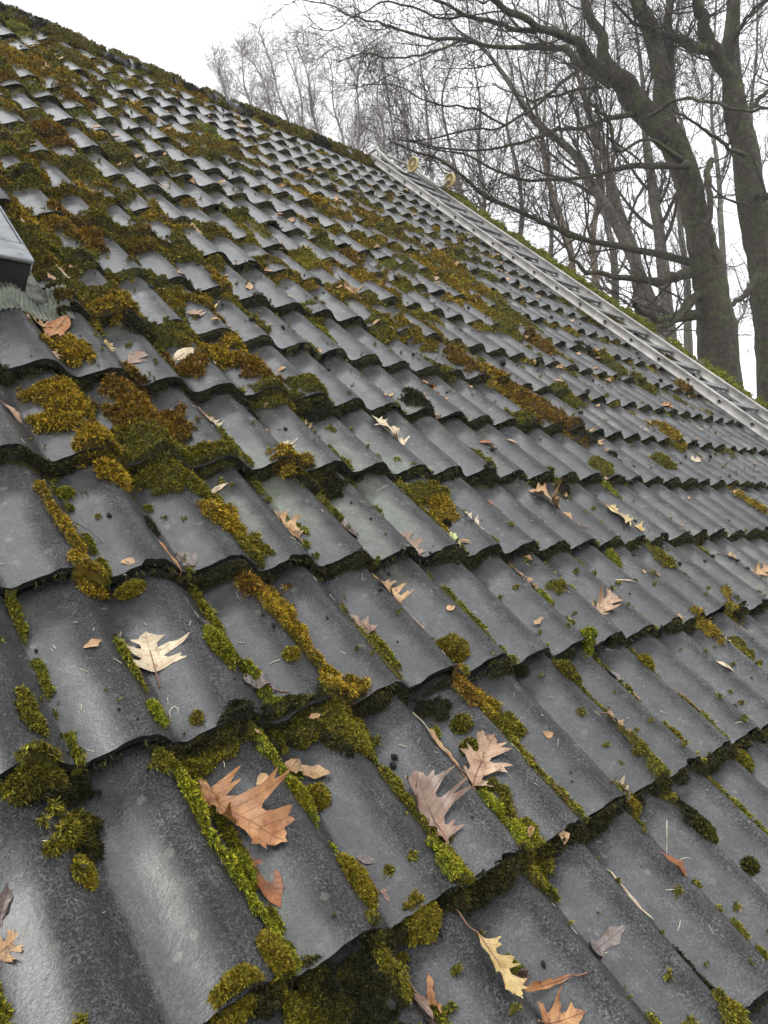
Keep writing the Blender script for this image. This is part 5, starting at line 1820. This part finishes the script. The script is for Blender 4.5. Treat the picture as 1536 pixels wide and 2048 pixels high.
build_tree('beech_tree', 'second bare beech at the right border with a straight tall trunk',
           trunk_to_ground(t2, D2), [pix(l, D2) for l in limbs2], M_BARK_BEECH, M_TWIGS, 90, 1000, 3000, (1.9, .95, .42), .0032)

# thinner trees behind: (path in photo pixels, distance, label, material)
BACK = [
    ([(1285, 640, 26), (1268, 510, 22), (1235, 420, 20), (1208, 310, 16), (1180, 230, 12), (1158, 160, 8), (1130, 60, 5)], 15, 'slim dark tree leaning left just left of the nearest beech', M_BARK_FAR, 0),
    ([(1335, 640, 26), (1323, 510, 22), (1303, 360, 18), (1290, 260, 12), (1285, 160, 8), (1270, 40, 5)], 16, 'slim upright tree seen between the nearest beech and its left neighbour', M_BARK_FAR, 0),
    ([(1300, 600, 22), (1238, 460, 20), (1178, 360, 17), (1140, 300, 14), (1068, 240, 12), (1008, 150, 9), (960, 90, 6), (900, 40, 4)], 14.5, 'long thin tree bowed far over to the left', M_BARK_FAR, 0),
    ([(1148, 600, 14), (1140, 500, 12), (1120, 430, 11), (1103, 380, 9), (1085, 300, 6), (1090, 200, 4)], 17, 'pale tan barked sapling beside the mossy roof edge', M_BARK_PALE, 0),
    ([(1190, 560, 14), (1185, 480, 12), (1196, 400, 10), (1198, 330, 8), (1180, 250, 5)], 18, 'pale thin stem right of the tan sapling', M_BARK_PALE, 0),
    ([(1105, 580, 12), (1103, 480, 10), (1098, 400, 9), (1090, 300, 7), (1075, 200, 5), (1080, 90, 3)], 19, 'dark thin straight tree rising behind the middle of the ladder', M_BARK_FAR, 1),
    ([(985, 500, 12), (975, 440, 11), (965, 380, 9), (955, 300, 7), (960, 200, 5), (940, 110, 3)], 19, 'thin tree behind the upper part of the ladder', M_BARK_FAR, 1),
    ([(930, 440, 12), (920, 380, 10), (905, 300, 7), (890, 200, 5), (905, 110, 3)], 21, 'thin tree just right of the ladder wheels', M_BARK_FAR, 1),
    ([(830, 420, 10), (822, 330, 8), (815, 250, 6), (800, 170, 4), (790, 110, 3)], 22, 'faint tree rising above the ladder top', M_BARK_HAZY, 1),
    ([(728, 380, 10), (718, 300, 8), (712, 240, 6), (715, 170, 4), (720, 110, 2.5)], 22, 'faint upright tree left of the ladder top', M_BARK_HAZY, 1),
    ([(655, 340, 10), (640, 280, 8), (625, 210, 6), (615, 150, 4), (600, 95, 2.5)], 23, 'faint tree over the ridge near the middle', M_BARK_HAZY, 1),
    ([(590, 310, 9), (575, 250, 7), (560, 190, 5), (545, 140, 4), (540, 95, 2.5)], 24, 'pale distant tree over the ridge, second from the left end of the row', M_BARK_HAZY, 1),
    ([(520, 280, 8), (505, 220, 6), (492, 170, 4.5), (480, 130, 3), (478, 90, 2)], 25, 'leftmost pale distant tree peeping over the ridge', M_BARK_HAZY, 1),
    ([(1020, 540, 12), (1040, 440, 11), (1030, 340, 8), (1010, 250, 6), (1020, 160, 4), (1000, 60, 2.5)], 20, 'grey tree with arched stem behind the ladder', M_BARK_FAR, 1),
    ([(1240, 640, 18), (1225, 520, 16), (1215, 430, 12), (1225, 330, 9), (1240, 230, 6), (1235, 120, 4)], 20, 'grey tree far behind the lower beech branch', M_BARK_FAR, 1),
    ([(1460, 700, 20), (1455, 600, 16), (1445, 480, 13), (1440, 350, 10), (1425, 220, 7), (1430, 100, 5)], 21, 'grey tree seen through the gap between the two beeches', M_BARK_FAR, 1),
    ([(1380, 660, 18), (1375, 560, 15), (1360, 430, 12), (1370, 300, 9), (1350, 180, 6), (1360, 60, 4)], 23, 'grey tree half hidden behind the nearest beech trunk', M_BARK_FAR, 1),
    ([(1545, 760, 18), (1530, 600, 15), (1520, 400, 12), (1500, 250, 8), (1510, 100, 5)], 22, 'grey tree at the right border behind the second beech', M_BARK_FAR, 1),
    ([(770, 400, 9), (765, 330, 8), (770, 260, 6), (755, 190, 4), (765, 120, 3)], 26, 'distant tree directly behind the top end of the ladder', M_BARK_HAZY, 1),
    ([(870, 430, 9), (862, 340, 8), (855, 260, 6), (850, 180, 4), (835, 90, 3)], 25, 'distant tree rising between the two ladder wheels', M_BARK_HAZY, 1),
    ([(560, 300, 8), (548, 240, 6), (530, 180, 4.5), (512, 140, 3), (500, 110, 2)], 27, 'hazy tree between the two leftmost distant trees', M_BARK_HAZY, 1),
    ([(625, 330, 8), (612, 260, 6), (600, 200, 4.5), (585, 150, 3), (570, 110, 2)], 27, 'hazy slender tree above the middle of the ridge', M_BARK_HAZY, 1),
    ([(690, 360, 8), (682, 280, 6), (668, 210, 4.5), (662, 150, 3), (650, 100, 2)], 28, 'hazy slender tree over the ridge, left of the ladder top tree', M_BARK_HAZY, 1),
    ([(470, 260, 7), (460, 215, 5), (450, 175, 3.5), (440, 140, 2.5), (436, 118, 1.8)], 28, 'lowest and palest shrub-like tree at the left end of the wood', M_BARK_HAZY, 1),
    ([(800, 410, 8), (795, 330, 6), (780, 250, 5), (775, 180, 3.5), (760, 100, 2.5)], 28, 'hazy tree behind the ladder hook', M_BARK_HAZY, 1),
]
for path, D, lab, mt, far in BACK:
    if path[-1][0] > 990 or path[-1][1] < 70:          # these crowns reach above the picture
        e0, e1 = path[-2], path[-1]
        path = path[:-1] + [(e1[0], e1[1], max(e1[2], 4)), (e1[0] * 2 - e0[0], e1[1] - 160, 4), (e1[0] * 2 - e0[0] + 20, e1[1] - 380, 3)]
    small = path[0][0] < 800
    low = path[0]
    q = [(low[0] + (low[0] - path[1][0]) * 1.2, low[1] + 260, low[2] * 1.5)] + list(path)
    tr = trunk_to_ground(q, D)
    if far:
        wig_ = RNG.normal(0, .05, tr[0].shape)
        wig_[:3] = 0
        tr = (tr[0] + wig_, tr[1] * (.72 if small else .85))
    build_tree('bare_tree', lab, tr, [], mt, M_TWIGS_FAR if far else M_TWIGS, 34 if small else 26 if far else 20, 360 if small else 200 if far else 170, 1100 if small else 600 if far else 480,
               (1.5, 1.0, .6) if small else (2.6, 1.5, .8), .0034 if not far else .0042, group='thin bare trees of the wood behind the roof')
print('vertices', sum(len(m.vertices) for m in bpy.data.meshes))

# ------------------------------------------------------------------ the damp winter air
HAZE = 0.0025
if HAZE:
    mh = bpy.data.materials.new('haze_air')
    mh.use_nodes = True
    hn = mh.node_tree
    hn.nodes.clear()
    ho = hn.nodes.new('ShaderNodeOutputMaterial')
    hv = hn.nodes.new('ShaderNodeVolumePrincipled')
    hv.inputs['Color'].default_value = (.97, .98, 1, 1)
    hv.inputs['Density'].default_value = HAZE
    hn.links.new(hv.outputs[0], ho.inputs['Volume'])
    mb = MB()
    mb.box(-950, 950, -950, 950, -1.3, 24)
    o = mb.build('haze', mh)
    tag(o, 'pale damp winter haze between the trees', 'haze', kind='stuff')
print('vertices', sum(len(m.vertices) for m in bpy.data.meshes))
